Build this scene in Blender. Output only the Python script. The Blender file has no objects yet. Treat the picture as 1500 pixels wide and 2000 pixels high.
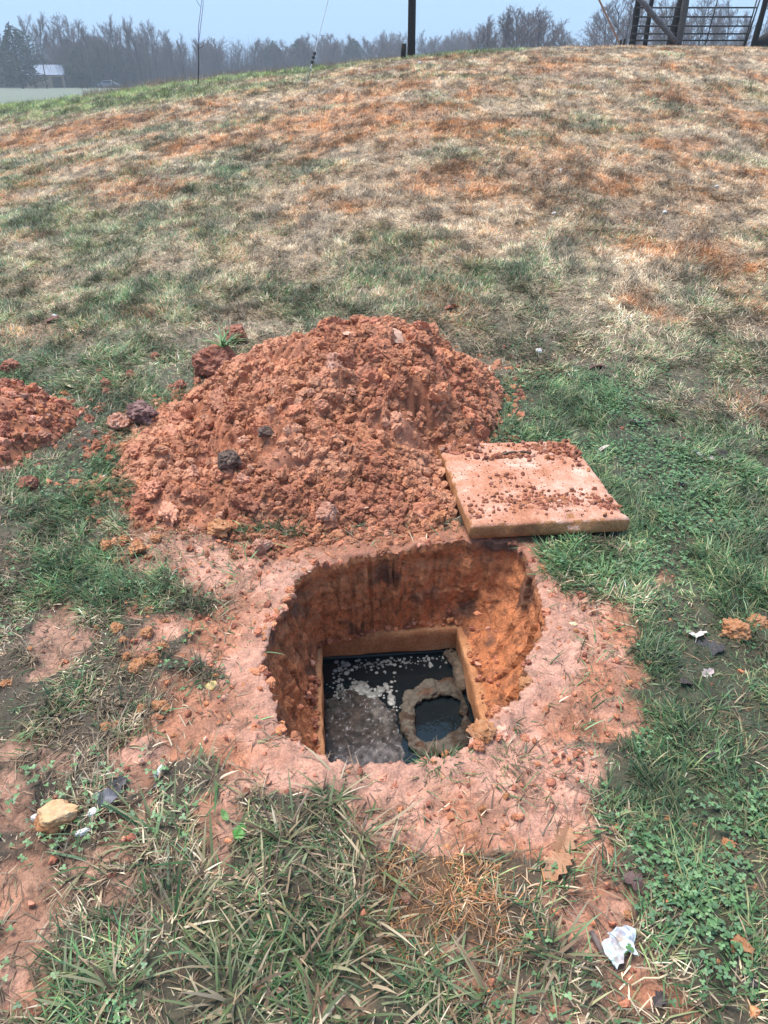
import bpy, math, random
import numpy as np
from math import radians as R_

# ------------------------------------------------------------------ camera, sky, sun, exposure
scn = bpy.context.scene
COL = scn.collection
PITCH = R_(31.6)
FPX = 1428.0                       # focal length in pixels of the 1500 x 2000 photograph
CAMZ = 1.6
cam_d = bpy.data.cameras.new('camera')
cam = bpy.data.objects.new('camera', cam_d)
COL.objects.link(cam)
cam_d.sensor_fit = 'VERTICAL'
cam_d.angle = 2 * math.atan(1000 / FPX)
cam_d.clip_start = 0.05
cam_d.clip_end = 3000
cam.location = (0, 0, CAMZ)
cam.rotation_euler = (math.pi / 2 - PITCH, 0, 0)
scn.camera = cam

world = bpy.data.worlds.new('World')
scn.world = world
world.use_nodes = True
wn = world.node_tree.nodes
wl = world.node_tree.links
bg = wn['Background']
sky = wn.new('ShaderNodeTexSky')
sky.sky_type = 'NISHITA'
sky.sun_disc = False
SUN_EL, SUN_AZ = R_(70), R_(-60)          # azimuth from +y towards +x
sky.sun_elevation = SUN_EL
sky.sun_rotation = SUN_AZ
sky.air_density = 1.0
sky.dust_density = 1.5
sky.ozone_density = 2.0
mixw = wn.new('ShaderNodeMix')
mixw.data_type = 'RGBA'
mixw.inputs['Factor'].default_value = 0.8
mixw.inputs['B'].default_value = (4.3, 7.3, 11.2, 1)     # an even, thin overcast veil over the clear-sky model
wl.new(sky.outputs['Color'], mixw.inputs['A'])
wl.new(mixw.outputs['Result'], bg.inputs['Color'])
bg.inputs['Strength'].default_value = 0.06

sun_d = bpy.data.lights.new('sun', 'SUN')
sun_d.energy = 3.3
sun_d.angle = R_(32)
sun_d.color = (1.0, 0.95, 0.87)
sun = bpy.data.objects.new('sun', sun_d)
COL.objects.link(sun)
sun.rotation_euler = (math.pi / 2 - SUN_EL, 0, math.pi - SUN_AZ)
sun.location = (0, 0, 30)

scn.view_settings.view_transform = 'Standard'
scn.view_settings.look = 'None'
scn.view_settings.exposure = 0.95
scn.view_settings.gamma = 1.0
scn.render.engine = 'CYCLES'
scn.cycles.max_bounces = 6
scn.cycles.transparent_max_bounces = 8

RNG = np.random.default_rng(7)
random.seed(7)

# ------------------------------------------------------------------ numpy noise
def _h(ix, iy, iz, seed):
    h = (ix.astype(np.int64) * 374761393 + iy.astype(np.int64) * 668265263 + iz.astype(np.int64) * 2147483647 + seed * 974634777) & 0xFFFFFFFF
    h = ((h ^ (h >> 13)) * 1274126177) & 0xFFFFFFFF
    h = ((h ^ (h >> 16)) * 2246822519) & 0xFFFFFFFF
    h = h ^ (h >> 15)
    return (h & 0xFFFFFF) / float(0xFFFFFF)

def noise3(x, y, z, seed=0):
    x = np.asarray(x, float); y = np.asarray(y, float) + 0 * x; z = np.asarray(z, float) + 0 * x
    xi, yi, zi = np.floor(x), np.floor(y), np.floor(z)
    fx, fy, fz = x - xi, y - yi, z - zi
    fx = fx * fx * (3 - 2 * fx); fy = fy * fy * (3 - 2 * fy); fz = fz * fz * (3 - 2 * fz)
    r = 0
    for a in (0, 1):
        for b in (0, 1):
            for c in (0, 1):
                w = (fx if a else 1 - fx) * (fy if b else 1 - fy) * (fz if c else 1 - fz)
                r = r + w * _h(xi + a, yi + b, zi + c, seed)
    return r                         # 0..1

def noise2(x, y, seed=0):
    x = np.asarray(x, float); y = np.asarray(y, float) + 0 * x
    xi, yi = np.floor(x), np.floor(y)
    fx, fy = x - xi, y - yi
    fx = fx * fx * (3 - 2 * fx); fy = fy * fy * (3 - 2 * fy)
    o = np.zeros_like(xi)
    return ((_h(xi, yi, o, seed) * (1 - fx) + _h(xi + 1, yi, o, seed) * fx) * (1 - fy)
            + (_h(xi, yi + 1, o, seed) * (1 - fx) + _h(xi + 1, yi + 1, o, seed) * fx) * fy)

def fbm2(x, y, seed=0, n=4):
    r, a, s = 0, 0.5, 0
    for i in range(n):
        r = r + a * noise2(x * 2 ** i + 17.3 * i, y * 2 ** i - 9.1 * i, seed + i); s += a; a *= 0.55
    return r / s

def fbm3(x, y, z, seed=0, n=4):
    r, a, s = 0, 0.5, 0
    for i in range(n):
        r = r + a * noise3(x * 2 ** i + 17.3 * i, y * 2 ** i - 9.1 * i, z * 2 ** i, seed + i); s += a; a *= 0.55
    return r / s

def smooth(a, b, x):
    t = np.clip((np.asarray(x, float) - a) / (b - a), 0, 1)
    return t * t * (3 - 2 * t)

# ------------------------------------------------------------------ terrain
_AZ = [-2, -0.459, -0.33, -0.21, -0.09, 0.03, 0.207, 0.443, 2]
_HZ = [-.2, 0.16, 0.68, 1.08, 1.39, 1.70, 2.00, 1.97, 1.6]

def terrain(x, y):
    x = np.asarray(x, float); y = np.asarray(y, float)
    az = x / np.maximum(y, 5.0)
    H = 0
    for k in (-0.05, 0, 0.05):
        H = H + np.interp(az + k, _AZ, _HZ) / 3
    t = np.clip((y - 2.6) / 25.4, 0, 1)
    g = 0.5 * t * t * (3 - 2 * t) + 0.5 * np.sin(math.pi / 2 * t) * smooth(0, 0.12, t)
    val = -0.8 - 0.019 * (np.clip(y, 60, 260) - 60)
    w = smooth(28.5, 46, y)
    z = H * g * (1 - w) + val * w
    und = (fbm2(x * 0.5, y * 0.5, 5, 2) - 0.5) * 0.10 * smooth(5, 10, y)
    return z + und

def micro(x, y):
    """small bumps of the turf and the trodden clay close to the camera"""
    f = np.clip(1.4 - np.hypot(x, y - 2) / 6, 0, 1)
    return f * ((fbm2(x * 7, y * 7, 11, 3) - 0.5) * 0.035 + (fbm2(x * 28, y * 28, 15, 3) - 0.5) * 0.016)

def ground_z(x, y):
    return terrain(x, y) + micro(x, y)

_cp, _sp = math.cos(PITCH), math.sin(PITCH)

def ray(u, v):
    dx, dy = (u - 750) / FPX, -(v - 1000) / FPX
    return np.array([dx, dy * _sp + _cp, dy * _cp - _sp])

def proj(x, y, z):
    yy, zz = y, z - CAMZ
    depth = yy * _cp - zz * _sp
    upc = yy * _sp + zz * _cp
    return 750 + FPX * x / depth, 1000 - FPX * upc / depth

def at_z(u, v, z=0.0):
    d = ray(u, v); t = (z - CAMZ) / d[2]
    return d[0] * t, d[1] * t

_TT = np.concatenate([np.arange(.5, 8, .03), np.geomspace(8, 400, 500)])
def at(u, v):
    """point of the ground seen in that direction"""
    d = ray(u, v); T = _TT
    for _ in range(2):
        hit = CAMZ + d[2] * T < terrain(d[0] * T, d[1] * T)
        if not hit.any(): T = np.array([28.0]); break
        k = max(int(np.argmax(hit)), 1)
        T = np.linspace(T[k - 1], T[k], 60)
    t = T[len(T) // 2] if len(T) > 1 else T[0]
    if len(T) > 1:
        hit = CAMZ + d[2] * T < terrain(d[0] * T, d[1] * T); t = T[int(np.argmax(hit))]
    return float(d[0] * t), float(d[1] * t)

def at_y(u, y):
    """ground point at depth y under picture column u"""
    x = 0.0
    for _ in range(12):
        z = float(ground_z(x, y)); depth = y * _cp - (z - CAMZ) * _sp
        x = (u - 750) / FPX * depth
    return x, y, float(ground_z(x, y))

def mpp(u, v):
    """metres per photograph pixel there"""
    x, y = at(u, v); z = float(terrain(x, y))
    return (y * _cp - (z - CAMZ) * _sp) / FPX

# ------------------------------------------------------------------ object helpers
def mesh_np(name, verts, quads=None, tris=None, col=None, smooth_=False):
    me = bpy.data.meshes.new(name)
    v = np.asarray(verts, np.float32)
    q = np.zeros((0, 4), np.int32) if quads is None else np.asarray(quads, np.int32).reshape(-1, 4)
    t = np.zeros((0, 3), np.int32) if tris is None else np.asarray(tris, np.int32).reshape(-1, 3)
    me.vertices.add(len(v)); me.vertices.foreach_set('co', v.ravel())
    nl = q.size + t.size
    me.loops.add(nl); me.loops.foreach_set('vertex_index', np.concatenate([q.ravel(), t.ravel()]).astype(np.int32))
    np_ = len(q) + len(t)
    me.polygons.add(np_)
    st = np.concatenate([np.arange(len(q)) * 4, q.size + np.arange(len(t)) * 3]).astype(np.int32)
    me.polygons.foreach_set('loop_start', st)
    me.polygons.foreach_set('use_smooth', np.full(np_, smooth_, bool))
    if col is not None:
        c = np.ones((len(v), 4), np.float32); c[:, :3] = np.clip(np.asarray(col), 0, 1)
        a = me.color_attributes.new('Col', 'FLOAT_COLOR', 'POINT'); a.data.foreach_set('color', c.ravel())
    me.update(calc_edges=True)
    me.validate()
    return me

def link(name, me, mat=None, parent=None, loc=None):
    o = bpy.data.objects.new(name, me)
    COL.objects.link(o)
    if mat is not None and len(me.materials) == 0: me.materials.append(mat)
    if loc is not None: o.location = loc
    if parent is not None: o.parent = parent
    return o

def empty(name, loc=(0, 0, 0), rz=0):
    o = bpy.data.objects.new(name, None); COL.objects.link(o)
    o.location = loc; o.rotation_euler = (0, 0, rz); o.empty_display_size = 0.1
    return o

def tag(o, label=None, cat=None, group=None, kind=None):
    if label: o['label'] = label
    if cat: o['category'] = cat
    if group: o['group'] = group
    if kind: o['kind'] = kind
    return o

class Geo:
    """collects shapes for ONE mesh"""
    def __init__(s): s.v = []; s.q = []; s.t = []; s.c = []; s.n = 0
    def add(s, v, q=None, t=None, c=(1, 1, 1)):
        v = np.asarray(v, float).reshape(-1, 3); s.v.append(v)
        if q is not None and len(q): s.q.append(np.asarray(q, int).reshape(-1, 4) + s.n)
        if t is not None and len(t): s.t.append(np.asarray(t, int).reshape(-1, 3) + s.n)
        c = np.asarray(c, float)
        s.c.append(np.tile(c, (len(v), 1)) if c.ndim == 1 else c); s.n += len(v)
    def box(s, lo, hi, c=(1, 1, 1)):
        x0, y0, z0 = lo; x1, y1, z1 = hi
        s.add([(x0,y0,z0),(x1,y0,z0),(x1,y1,z0),(x0,y1,z0),(x0,y0,z1),(x1,y0,z1),(x1,y1,z1),(x0,y1,z1)],
              [(3,2,1,0),(4,5,6,7),(0,1,5,4),(1,2,6,5),(2,3,7,6),(3,0,4,7)], c=c)
    def tube(s, pts, rad, n=8, c=(1, 1, 1), cap=True, wob=0.0, seed=0):
        pts = np.asarray(pts, float); m = len(pts)
        rad = np.full(m, rad) if np.isscalar(rad) else np.asarray(rad, float)
        tan = np.gradient(pts, axis=0); tan /= np.linalg.norm(tan, axis=1)[:, None] + 1e-12
        ref = np.array([0.0, 0, 1]) if abs(tan[0][2]) < 0.9 else np.array([1.0, 0, 0])
        ang = np.arange(n) * 2 * math.pi / n
        V = []
        for i in range(m):
            a = np.cross(tan[i], ref); a /= np.linalg.norm(a) + 1e-12; b = np.cross(tan[i], a)
            ring = pts[i] + rad[i] * (np.cos(ang)[:, None] * a + np.sin(ang)[:, None] * b)
            if wob: ring = ring + (RNG.random((n, 3)) - 0.5) * wob * rad[i]
            V.append(ring)
        V = np.concatenate(V)
        i, j = np.meshgrid(np.arange(m - 1), np.arange(n), indexing='ij'); j2 = (j + 1) % n
        q = np.stack([i * n + j, i * n + j2, (i + 1) * n + j2, (i + 1) * n + j], -1).reshape(-1, 4)
        t = []
        if cap:
            V = np.concatenate([V, pts[:1], pts[-1:]]); a0 = m * n
            t = [(a0, (k + 1) % n, k) for k in range(n)] + [(a0 + 1, (m - 1) * n + k, (m - 1) * n + (k + 1) % n) for k in range(n)]
        s.add(V, q, t, c)
    def build(s, name, mat, parent=None, smooth_=False, loc=None):
        me = mesh_np(name, np.concatenate(s.v), np.concatenate(s.q) if s.q else None, np.concatenate(s.t) if s.t else None, np.concatenate(s.c), smooth_)
        return link(name, me, mat, parent, loc)

# ------------------------------------------------------------------ materials
def mat_col(name, rough=0.8, spec=0.3, n_scale=60.0, n_amt=0.35, bump=0.4, bump_scale=200.0, transl=0.0, bump_dist=0.004, tint=None, n2=None):
    """surface colour from the mesh's own colour attribute, broken up by noise"""
    m = bpy.data.materials.new(name); m.use_nodes = True
    N, L = m.node_tree.nodes, m.node_tree.links
    b = N['Principled BSDF']; out = N['Material Output']
    at_ = N.new('ShaderNodeVertexColor'); at_.layer_name = 'Col'
    tc = N.new('ShaderNodeTexCoord')
    colour = at_.outputs['Color']
    def vary(colour, scale, amt, detail=4):
        no = N.new('ShaderNodeTexNoise'); no.inputs['Scale'].default_value = scale; no.inputs['Detail'].default_value = detail
        no.inputs['Roughness'].default_value = 0.65
        L.new(tc.outputs['Object'], no.inputs['Vector'])
        mr = N.new('ShaderNodeMapRange'); mr.inputs['From Min'].default_value = 0.3; mr.inputs['From Max'].default_value = 0.7
        mr.inputs['To Min'].default_value = 1 - amt; mr.inputs['To Max'].default_value = 1 + amt
        L.new(no.outputs['Fac'], mr.inputs['Value'])
        mx = N.new('ShaderNodeVectorMath'); mx.operation = 'SCALE'
        L.new(colour, mx.inputs[0]); L.new(mr.outputs['Result'], mx.inputs['Scale'])
        return mx.outputs['Vector']
    if n_amt: colour = vary(colour, n_scale, n_amt)
    if n2: colour = vary(colour, n2[0], n2[1])
    L.new(colour, b.inputs['Base Color'])
    b.inputs['Roughness'].default_value = rough
    b.inputs['Specular IOR Level'].default_value = spec
    if bump:
        no = N.new('ShaderNodeTexNoise'); no.inputs['Scale'].default_value = bump_scale; no.inputs['Detail'].default_value = 5
        no.inputs['Roughness'].default_value = 0.7
        L.new(tc.outputs['Object'], no.inputs['Vector'])
        bp = N.new('ShaderNodeBump'); bp.inputs['Strength'].default_value = bump; bp.inputs['Distance'].default_value = bump_dist
        L.new(no.outputs['Fac'], bp.inputs['Height']); L.new(bp.outputs['Normal'], b.inputs['Normal'])
    if transl:
        tr = N.new('ShaderNodeBsdfTranslucent'); L.new(colour, tr.inputs['Color'])
        ms = N.new('ShaderNodeMixShader'); ms.inputs['Fac'].default_value = transl
        L.new(b.outputs['BSDF'], ms.inputs[1]); L.new(tr.outputs['BSDF'], ms.inputs[2]); L.new(ms.outputs['Shader'], out.inputs['Surface'])
    return m

M_ground = mat_col('ground_soil_and_thatch', 0.62, 0.4, 26, 0.28, 0.8, 60, bump_dist=0.018, n2=(150, 0.32))
M_clay = mat_col('loose_red_clay', 0.8, 0.3, 45, 0.28, 0.8, 160, bump_dist=0.006, n2=(300, 0.3))
M_grass = mat_col('grass_blades', 0.45, 0.4, 0, 0, 0, transl=0.25)
M_leaf = mat_col('leaf', 0.5, 0.4, 80, 0.2, 0.3, 150, transl=0.15)
M_stone = mat_col('stone', 0.55, 0.4, 30, 0.25, 0.5, 120, n2=(150, 0.2))
M_wood = mat_col('weathered_wood', 0.85, 0.2, 12, 0.35, 0.6, 40)
M_metal = mat_col('dark_pipe_metal', 0.55, 0.4, 20, 0.2, 0.2, 60)
M_bark = mat_col('bark', 0.9, 0.1, 3, 0.25, 0)
M_plain = mat_col('painted_surface', 0.5, 0.4, 4, 0.12, 0)
M_paper = mat_col('paper', 0.6, 0.3, 40, 0.08, 0.4, 60, transl=0.1)

# ------------------------------------------------------------------ layout of the ground: where clay, green, straw and rusty grass lie
def blob(u, v, ru, rv, w=1.0):
    x, y = at(u, v)
    xa, _ = at(u - ru, v); xb, _ = at(u + ru, v)
    _, ya = at(u, min(v + rv, 2150)); _, yb = at(u, max(v - rv, 112))
    return (x, (ya + yb) / 2, max((xb - xa) / 2, 0.03), max((yb - ya) / 2, 0.03), w)

BARE = [blob(*b) for b in [
    (465,1215,95,120,1.05),(490,1330,75,110,1.0),(520,1440,110,80,1.0),(400,1130,90,70,.9),(520,1090,110,40,1.1),(250,1330,90,110,.45),
    (1140,1250,110,80,1.1),(1100,1370,120,90,1.15),(960,1490,170,70,1.1),(880,1600,150,90,1.05),(1020,1600,150,100,.9),(1110,1680,90,110,.8),
    (1200,1780,120,110,.85),(100,1240,60,55,.9),(60,1790,90,110,.85),(300,1460,70,55,.9),(420,1600,45,70,.8),(700,1500,150,35,.9),
    (1280,1920,70,110,.7),(1240,1110,55,40,.55),(160,1660,90,60,.5),(230,1560,90,60,.45),(320,1210,80,60,.5),(1060,1100,40,60,.8),
    (250,1740,40,50,.6),(770,1990,80,60,.5),(1070,1960,90,60,.55),(860,1740,70,50,.35),(500,1700,60,50,.35),(560,1250,60,120,1.1),
    (1060,1180,45,100,1.),(700,1060,300,45,1.2),(360,1050,150,60,1.0),(1240,1420,40,40,.4),(60,1640,100,60,.55),(210,1650,80,60,.55),(90,1920,80,80,.6),(330,1690,70,60,.55),(150,1500,90,60,.5),(420,1780,70,60,.5),(240,1800,60,60,.45),(560,1780,60,50,.4),(980,1900,70,60,.5),(1180,1960,80,50,.55),(60,1450,50,50,.45),(380,1380,80,90,.8),(30,1560,60,60,.5)]]
GREEN = [blob(*b) for b in [
    (150,1130,150,60,1),(130,960,110,70,.9),(1140,790,150,60,1),(1310,960,200,110,.9),(1400,1130,130,120,1),(1400,1400,150,150,1),
    (1180,1110,90,45,1),(620,1880,300,140,.75),(230,1900,130,90,.8),(1420,1700,110,200,1),(60,1400,80,120,.7),(1340,1520,130,100,1),
    (250,760,250,70,.55),(100,720,160,60,.6),(560,1620,150,80,.6),(300,1600,130,70,.4),(1330,700,200,80,.6),(1050,660,120,40,.5),
    (560,570,60,16,.6),(720,530,70,20,.65),(830,545,60,16,.7),(980,525,50,14,.6),(1180,255,60,16,.8),(60,430,90,40,.7),(450,350,160,28,.5),
    (180,600,200,60,.3),(700,600,110,20,.5),(1480,470,50,30,.4),(1160,640,160,40,.4),(1370,590,160,30,.4),(360,470,200,40,.3),(1450,900,90,80,.7)]]
ORANGE = [blob(*b) for b in [
    (700,225,150,22,1),(560,250,120,20,.9),(430,275,110,16,.8),(850,245,90,18,.7),(120,262,130,14,.9),(1240,375,40,18,.9),(1420,515,50,30,.9),
    (1340,290,50,12,.9),(780,205,60,10,.8),(1290,490,60,30,.5),(1280,600,35,25,.7),(250,380,90,18,.5),(700,400,60,18,.4),(1010,240,70,12,.6),
    (880,340,120,30,.5),(1250,360,60,16,.6),(1060,330,100,30,.4),(880,590,70,45,.45),(280,610,50,20,.5),(60,650,100,30,.5),(1490,600,30,50,.5),
    (890,1750,120,120,.8),(1480,800,40,50,.6),(200,400,60,12,.5),(650,195,100,10,.5),(950,180,90,10,.4)]]
DARK = [blob(*b) for b in [
    (390,345,120,26,.7),(1290,430,90,26,.6),(1130,400,80,25,.5),(1450,330,80,20,.6),(1090,680,60,30,.6),(1200,720,60,20,.4),(880,180,60,8,.4),
    (1300,133,26,6,.9),(1160,168,40,6,.5),(820,330,60,10,.5),(1450,280,70,14,.6),(900,350,80,18,.4),(170,850,60,40,.3),(480,1205,60,26,.55),(590,1175,36,50,.6),(420,1150,50,20,.4),(1240,1380,40,40,.3),(330,1330,60,50,.4),(770,1050,230,28,.75),(1190,1800,120,100,.6),(120,1600,130,50,.9)]]

def field(bl, x, y):
    r = np.zeros_like(x)
    for (cx, cy, rx, ry, w) in bl:
        m = (np.abs(x - cx) < 2 * rx) & (np.abs(y - cy) < 2 * ry)
        if m.any():
            d = ((x[m] - cx) / rx) ** 2 + ((y[m] - cy) / ry) ** 2
            r[m] = np.maximum(r[m], w * np.exp(-0.7 * d ** 1.6))
    return r

def fields(x, y):
    x = np.asarray(x, float); y = np.asarray(y, float)
    far = smooth(4, 12, y)
    s1, s2 = 0.12 + 0.5 * far, 0.04 + 0.2 * far
    wx = x + (fbm2(x * 3 / (1 + far * 5), y * 3 / (1 + far * 5), 21, 3) - .5) * s1 * 2.0 + (noise2(x * 16, y * 16, 25) - .5) * s2
    wy = y + (fbm2(x * 3 / (1 + far * 5), y * 3 / (1 + far * 5), 31, 3) - .5) * s1 * 2.0 + (noise2(x * 16, y * 16, 35) - .5) * s2
    bare = smooth(.36, .60, field(BARE, wx, wy) + (fbm2(x * 8, y * 8, 41, 5) - .5) * 1.3 + (noise2(x * 60, y * 60, 43) - .5) * .18)
    gn = fbm2(x * 1.1, y * .9, 51, 4); on = fbm2(x * .8, y * .6, 61, 4); dn = fbm2(x * 1.6, y * 1.1, 71, 4)
    base_g = np.interp(y, [0, 1.2, 2.4, 3.2, 4.5, 6.5, 10, 20], [.38, .44, .58, .60, .42, .26, .17, .10])
    left = smooth(.5, -.5, x / np.maximum(y, 1))
    green = np.clip(base_g + (left - .5) * .25 * smooth(3, 5, y) + (gn - .5) * 1.5 + field(GREEN, wx, wy) * (.8 - .3 * smooth(4.5, 6, y) * smooth(14, 10, y)) - .1, 0, 1)
    orange = np.clip(field(ORANGE, wx, wy) * 1.1 + np.maximum(on - .50, 0) * 2.2 * smooth(4.5, 9, y) + smooth(.50, .64, fbm2(x * 2.2, y * 1.5, 63, 3)) * .44 * smooth(5, 10, y), 0, 1)
    dark = np.clip(field(DARK, wx, wy) + np.maximum(dn - .58, 0) * 1.6, 0, 1)
    # green strip of rank grass along the crest on the left
    az = x / np.maximum(y, 5)
    crest = smooth(17, 21, y + az * 8) * smooth(-.02, -.16, az) + smooth(24, 26.5, y) * smooth(.02, -.02, np.abs(az + .0) - .16) * .8
    crest = np.clip(crest * (.55 + (fbm2(x * .35, y * .5, 81, 3) - .5) * 2.2), 0, 1) * (y < 60)
    green = np.maximum(green * (1 - orange * .85), crest); orange = orange * (1 - crest)
    return bare, green, orange, dark, crest

C_clay_pk = np.array([.55, .28, .20]); C_clay_or = np.array([.44, .180, .102]); C_clay_dk = np.array([.20, .085, .045])
C_thatch = np.array([.15, .105, .070]); C_straw = np.array([.38, .275, .175]); C_green = np.array([.085, .115, .055]); C_rust = np.array([.34, .155, .07])

PC0 = (0.06, 1.86)
def ground_colour(x, y):
    bare, green, orange, dark, crest = fields(x, y)
    n1 = fbm2(x * 6, y * 6, 91, 4); n2 = fbm2(x * 25, y * 25, 95, 3)
    clay = C_clay_pk[None] * (1 - smooth(.42, .6, n1))[:, None] + C_clay_or[None] * smooth(.42, .6, n1)[:, None]
    clay = clay * (.55 + .90 * n2)[:, None]
    n3 = smooth(.56, .66, fbm2(x * 11 + 7, y * 11, 97, 4))[:, None]
    clay = clay * (1 - .5 * n3) + C_clay_dk * 1.1 * .5 * n3
    wet = np.clip(field(DARK, x, y), 0, 1)[:, None]
    clay = clay * (1 - .6 * wet) + C_clay_dk * .9 * .6 * wet
    mud = smooth(.42, 1.15, np.hypot(x - PC0[0], (y - PC0[1]) * .9))[:, None] * smooth(.3, .55, fbm2(x * 3, y * 3, 98, 3))[:, None]
    clay = clay * (1 - .65 * mud) + np.array([.27, .155, .105]) * .65 * mud * (.5 + n2)[:, None]
    far = smooth(4, 14, y)[:, None]
    f2 = smooth(2.9, 6.5, y)[:, None]
    turf = C_thatch * (1 - f2) + C_straw * .85 * f2
    turf = turf * (1 - green[:, None] * .55) + C_green * green[:, None] * .55
    turf = turf * (1 - orange[:, None] * .5) + C_rust * orange[:, None] * .5
    turf = turf * (1 - dark[:, None] * .5) + np.array([.09, .06, .045]) * dark[:, None] * .5
    turf = turf * ((.30 + .45 * n2) * (1 + .95 * f2[:, 0]))[:, None]  # near turf base darkened to paint in shade between the blades
    # far hay field beyond the crest
    hay = np.array([.17, .19, .13])
    hw = smooth(40, 50, y)[:, None]
    turf = turf * (1 - hw) + hay * .8 * hw * (.8 + .4 * n1)[:, None]
    tr = (smooth(2.24, 2.36, y) * smooth(2.75, 2.6, y) * smooth(-.55, -.35, x) * smooth(.45, .3, x) * .9)[:, None]
    clay = clay * (1 - tr) + np.array([.32, .125, .072]) * tr * (.4 + 1.2 * n2)[:, None]
    b = bare[:, None]
    return turf * (1 - b) + clay * b

# ------------------------------------------------------------------ the pit outline
RIM_PX = [(606,1112),(700,1094),(790,1074),(900,1058),(1012,1066),(1044,1120),(1060,1178),(1066,1228),(1032,1268),(1024,1312),
          (1036,1352),(968,1396),(930,1440),(886,1480),(800,1494),(710,1504),(640,1499),(590,1462),(560,1440),(532,1370),(508,1300),(530,1235),(556,1190),(572,1150)]
RIM = np.array([at_z(u, v) for u, v in RIM_PX])
_d = []
for _k in range(len(RIM)):
    _a, _b = RIM[_k], RIM[(_k + 1) % len(RIM)]
    for _t in np.linspace(0, 1, 12, endpoint=False): _d.append(_a * (1 - _t) + _b * _t)
RIM = np.array(_d)
PC = np.array([0.06, 1.86])
_ra = np.arctan2(RIM[:, 1] - PC[1], RIM[:, 0] - PC[0]); _rr = np.hypot(RIM[:, 0] - PC[0], RIM[:, 1] - PC[1])
_o = np.argsort(_ra); _ra = _ra[_o]; _rr = _rr[_o]

def rim_r(a):
    a = (a + math.pi) % (2 * math.pi) - math.pi
    r = np.interp(a, np.concatenate([_ra - 2 * math.pi, _ra, _ra + 2 * math.pi]), np.tile(_rr, 3))
    return r + (fbm2(np.cos(a) * 5 + 30, np.sin(a) * 5 + 30, 101, 5) - .5) * .06 + (fbm2(np.cos(a) * 34 + 30, np.sin(a) * 34 + 30, 103, 3) - .5) * .028

RISER_Z = -0.37
WATER_Z = -0.50
bl = np.array(at_z(627, 1244, RISER_Z)); br = np.array(at_z(893, 1228, RISER_Z))
ex = (br - bl) / np.linalg.norm(br - bl); ey = np.array([-ex[1], ex[0]])
OPEN_W = float(np.linalg.norm(br - bl)); OPEN_L = 0.72
OC = bl + ex * OPEN_W / 2 - ey * OPEN_L / 2            # centre of the opening
RZ_OPEN = math.atan2(ex[1], ex[0])

def rect_r(a, hw, hl):
    """distance from PC along angle a to a rectangle round the opening"""
    d = np.stack([np.cos(a), np.sin(a)], -1)
    o = PC - OC
    ox, oy = o @ ex, o @ ey
    dx, dy = d @ ex, d @ ey
    tx = np.where(dx > 0, (hw - ox) / np.where(np.abs(dx) < 1e-9, 1e-9, dx), (-hw - ox) / np.where(np.abs(dx) < 1e-9, -1e-9, dx))
    ty = np.where(dy > 0, (hl - oy) / np.where(np.abs(dy) < 1e-9, 1e-9, dy), (-hl - oy) / np.where(np.abs(dy) < 1e-9, -1e-9, dy))
    return np.minimum(tx, ty)

# ------------------------------------------------------------------ ground sheet with the pit
def axis(lo, a, b, hi, step, grow):
    mid = list(np.arange(a, b, step)); d = step; r = [mid[-1] + step]
    while r[-1] < hi: d *= grow; r.append(min(r[-1] + d, hi))
    d = step; l = [mid[0] - step]
    while l[-1] > lo: d *= grow; l.append(max(l[-1] - d, lo))
    return np.array(l[::-1] + mid + r)

gx = axis(-400, -1.9, 1.9, 400, .015, 1.055)
gy = axis(-40, .5, 4.6, 400, .015, 1.045)
X, Y = np.meshgrid(gx, gy, indexing='ij')
xf, yf = X.ravel(), Y.ravel()
zf = ground_z(xf, yf)
bare_f = fields(xf, yf)[0]
near = np.clip(1.3 - np.hypot(xf, yf - 2) / 4, 0, 1)
dent = smooth(.50, .66, fbm2(xf * 13 + 3, yf * 13, 119, 4))
zf = zf + near * bare_f * ((fbm2(xf * 9, yf * 9, 116, 2) - .5) * .022 - dent * .012 + (fbm2(xf * 45, yf * 45, 118, 2) - .5) * .010)
zf = zf + near * (1 - bare_f) * .012 * (fbm2(xf * 40, yf * 40, 111, 2)) - near * bare_f * (fbm2(xf * 18, yf * 18, 117, 3) > .56) * .004
nx, ny = len(gx), len(gy)
i, j = np.meshgrid(np.arange(nx - 1), np.arange(ny - 1), indexing='ij')
quads = np.stack([i * ny + j, (i + 1) * ny + j, (i + 1) * ny + j + 1, i * ny + j + 1], -1).reshape(-1, 4)
qc = np.stack([xf[quads].mean(1), yf[quads].mean(1)], -1) - PC
inside = np.hypot(qc[:, 0], qc[:, 1]) < rim_r(np.arctan2(qc[:, 1], qc[:, 0])) + .05
quads = quads[~inside]
colf = ground_colour(xf, yf)
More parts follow.
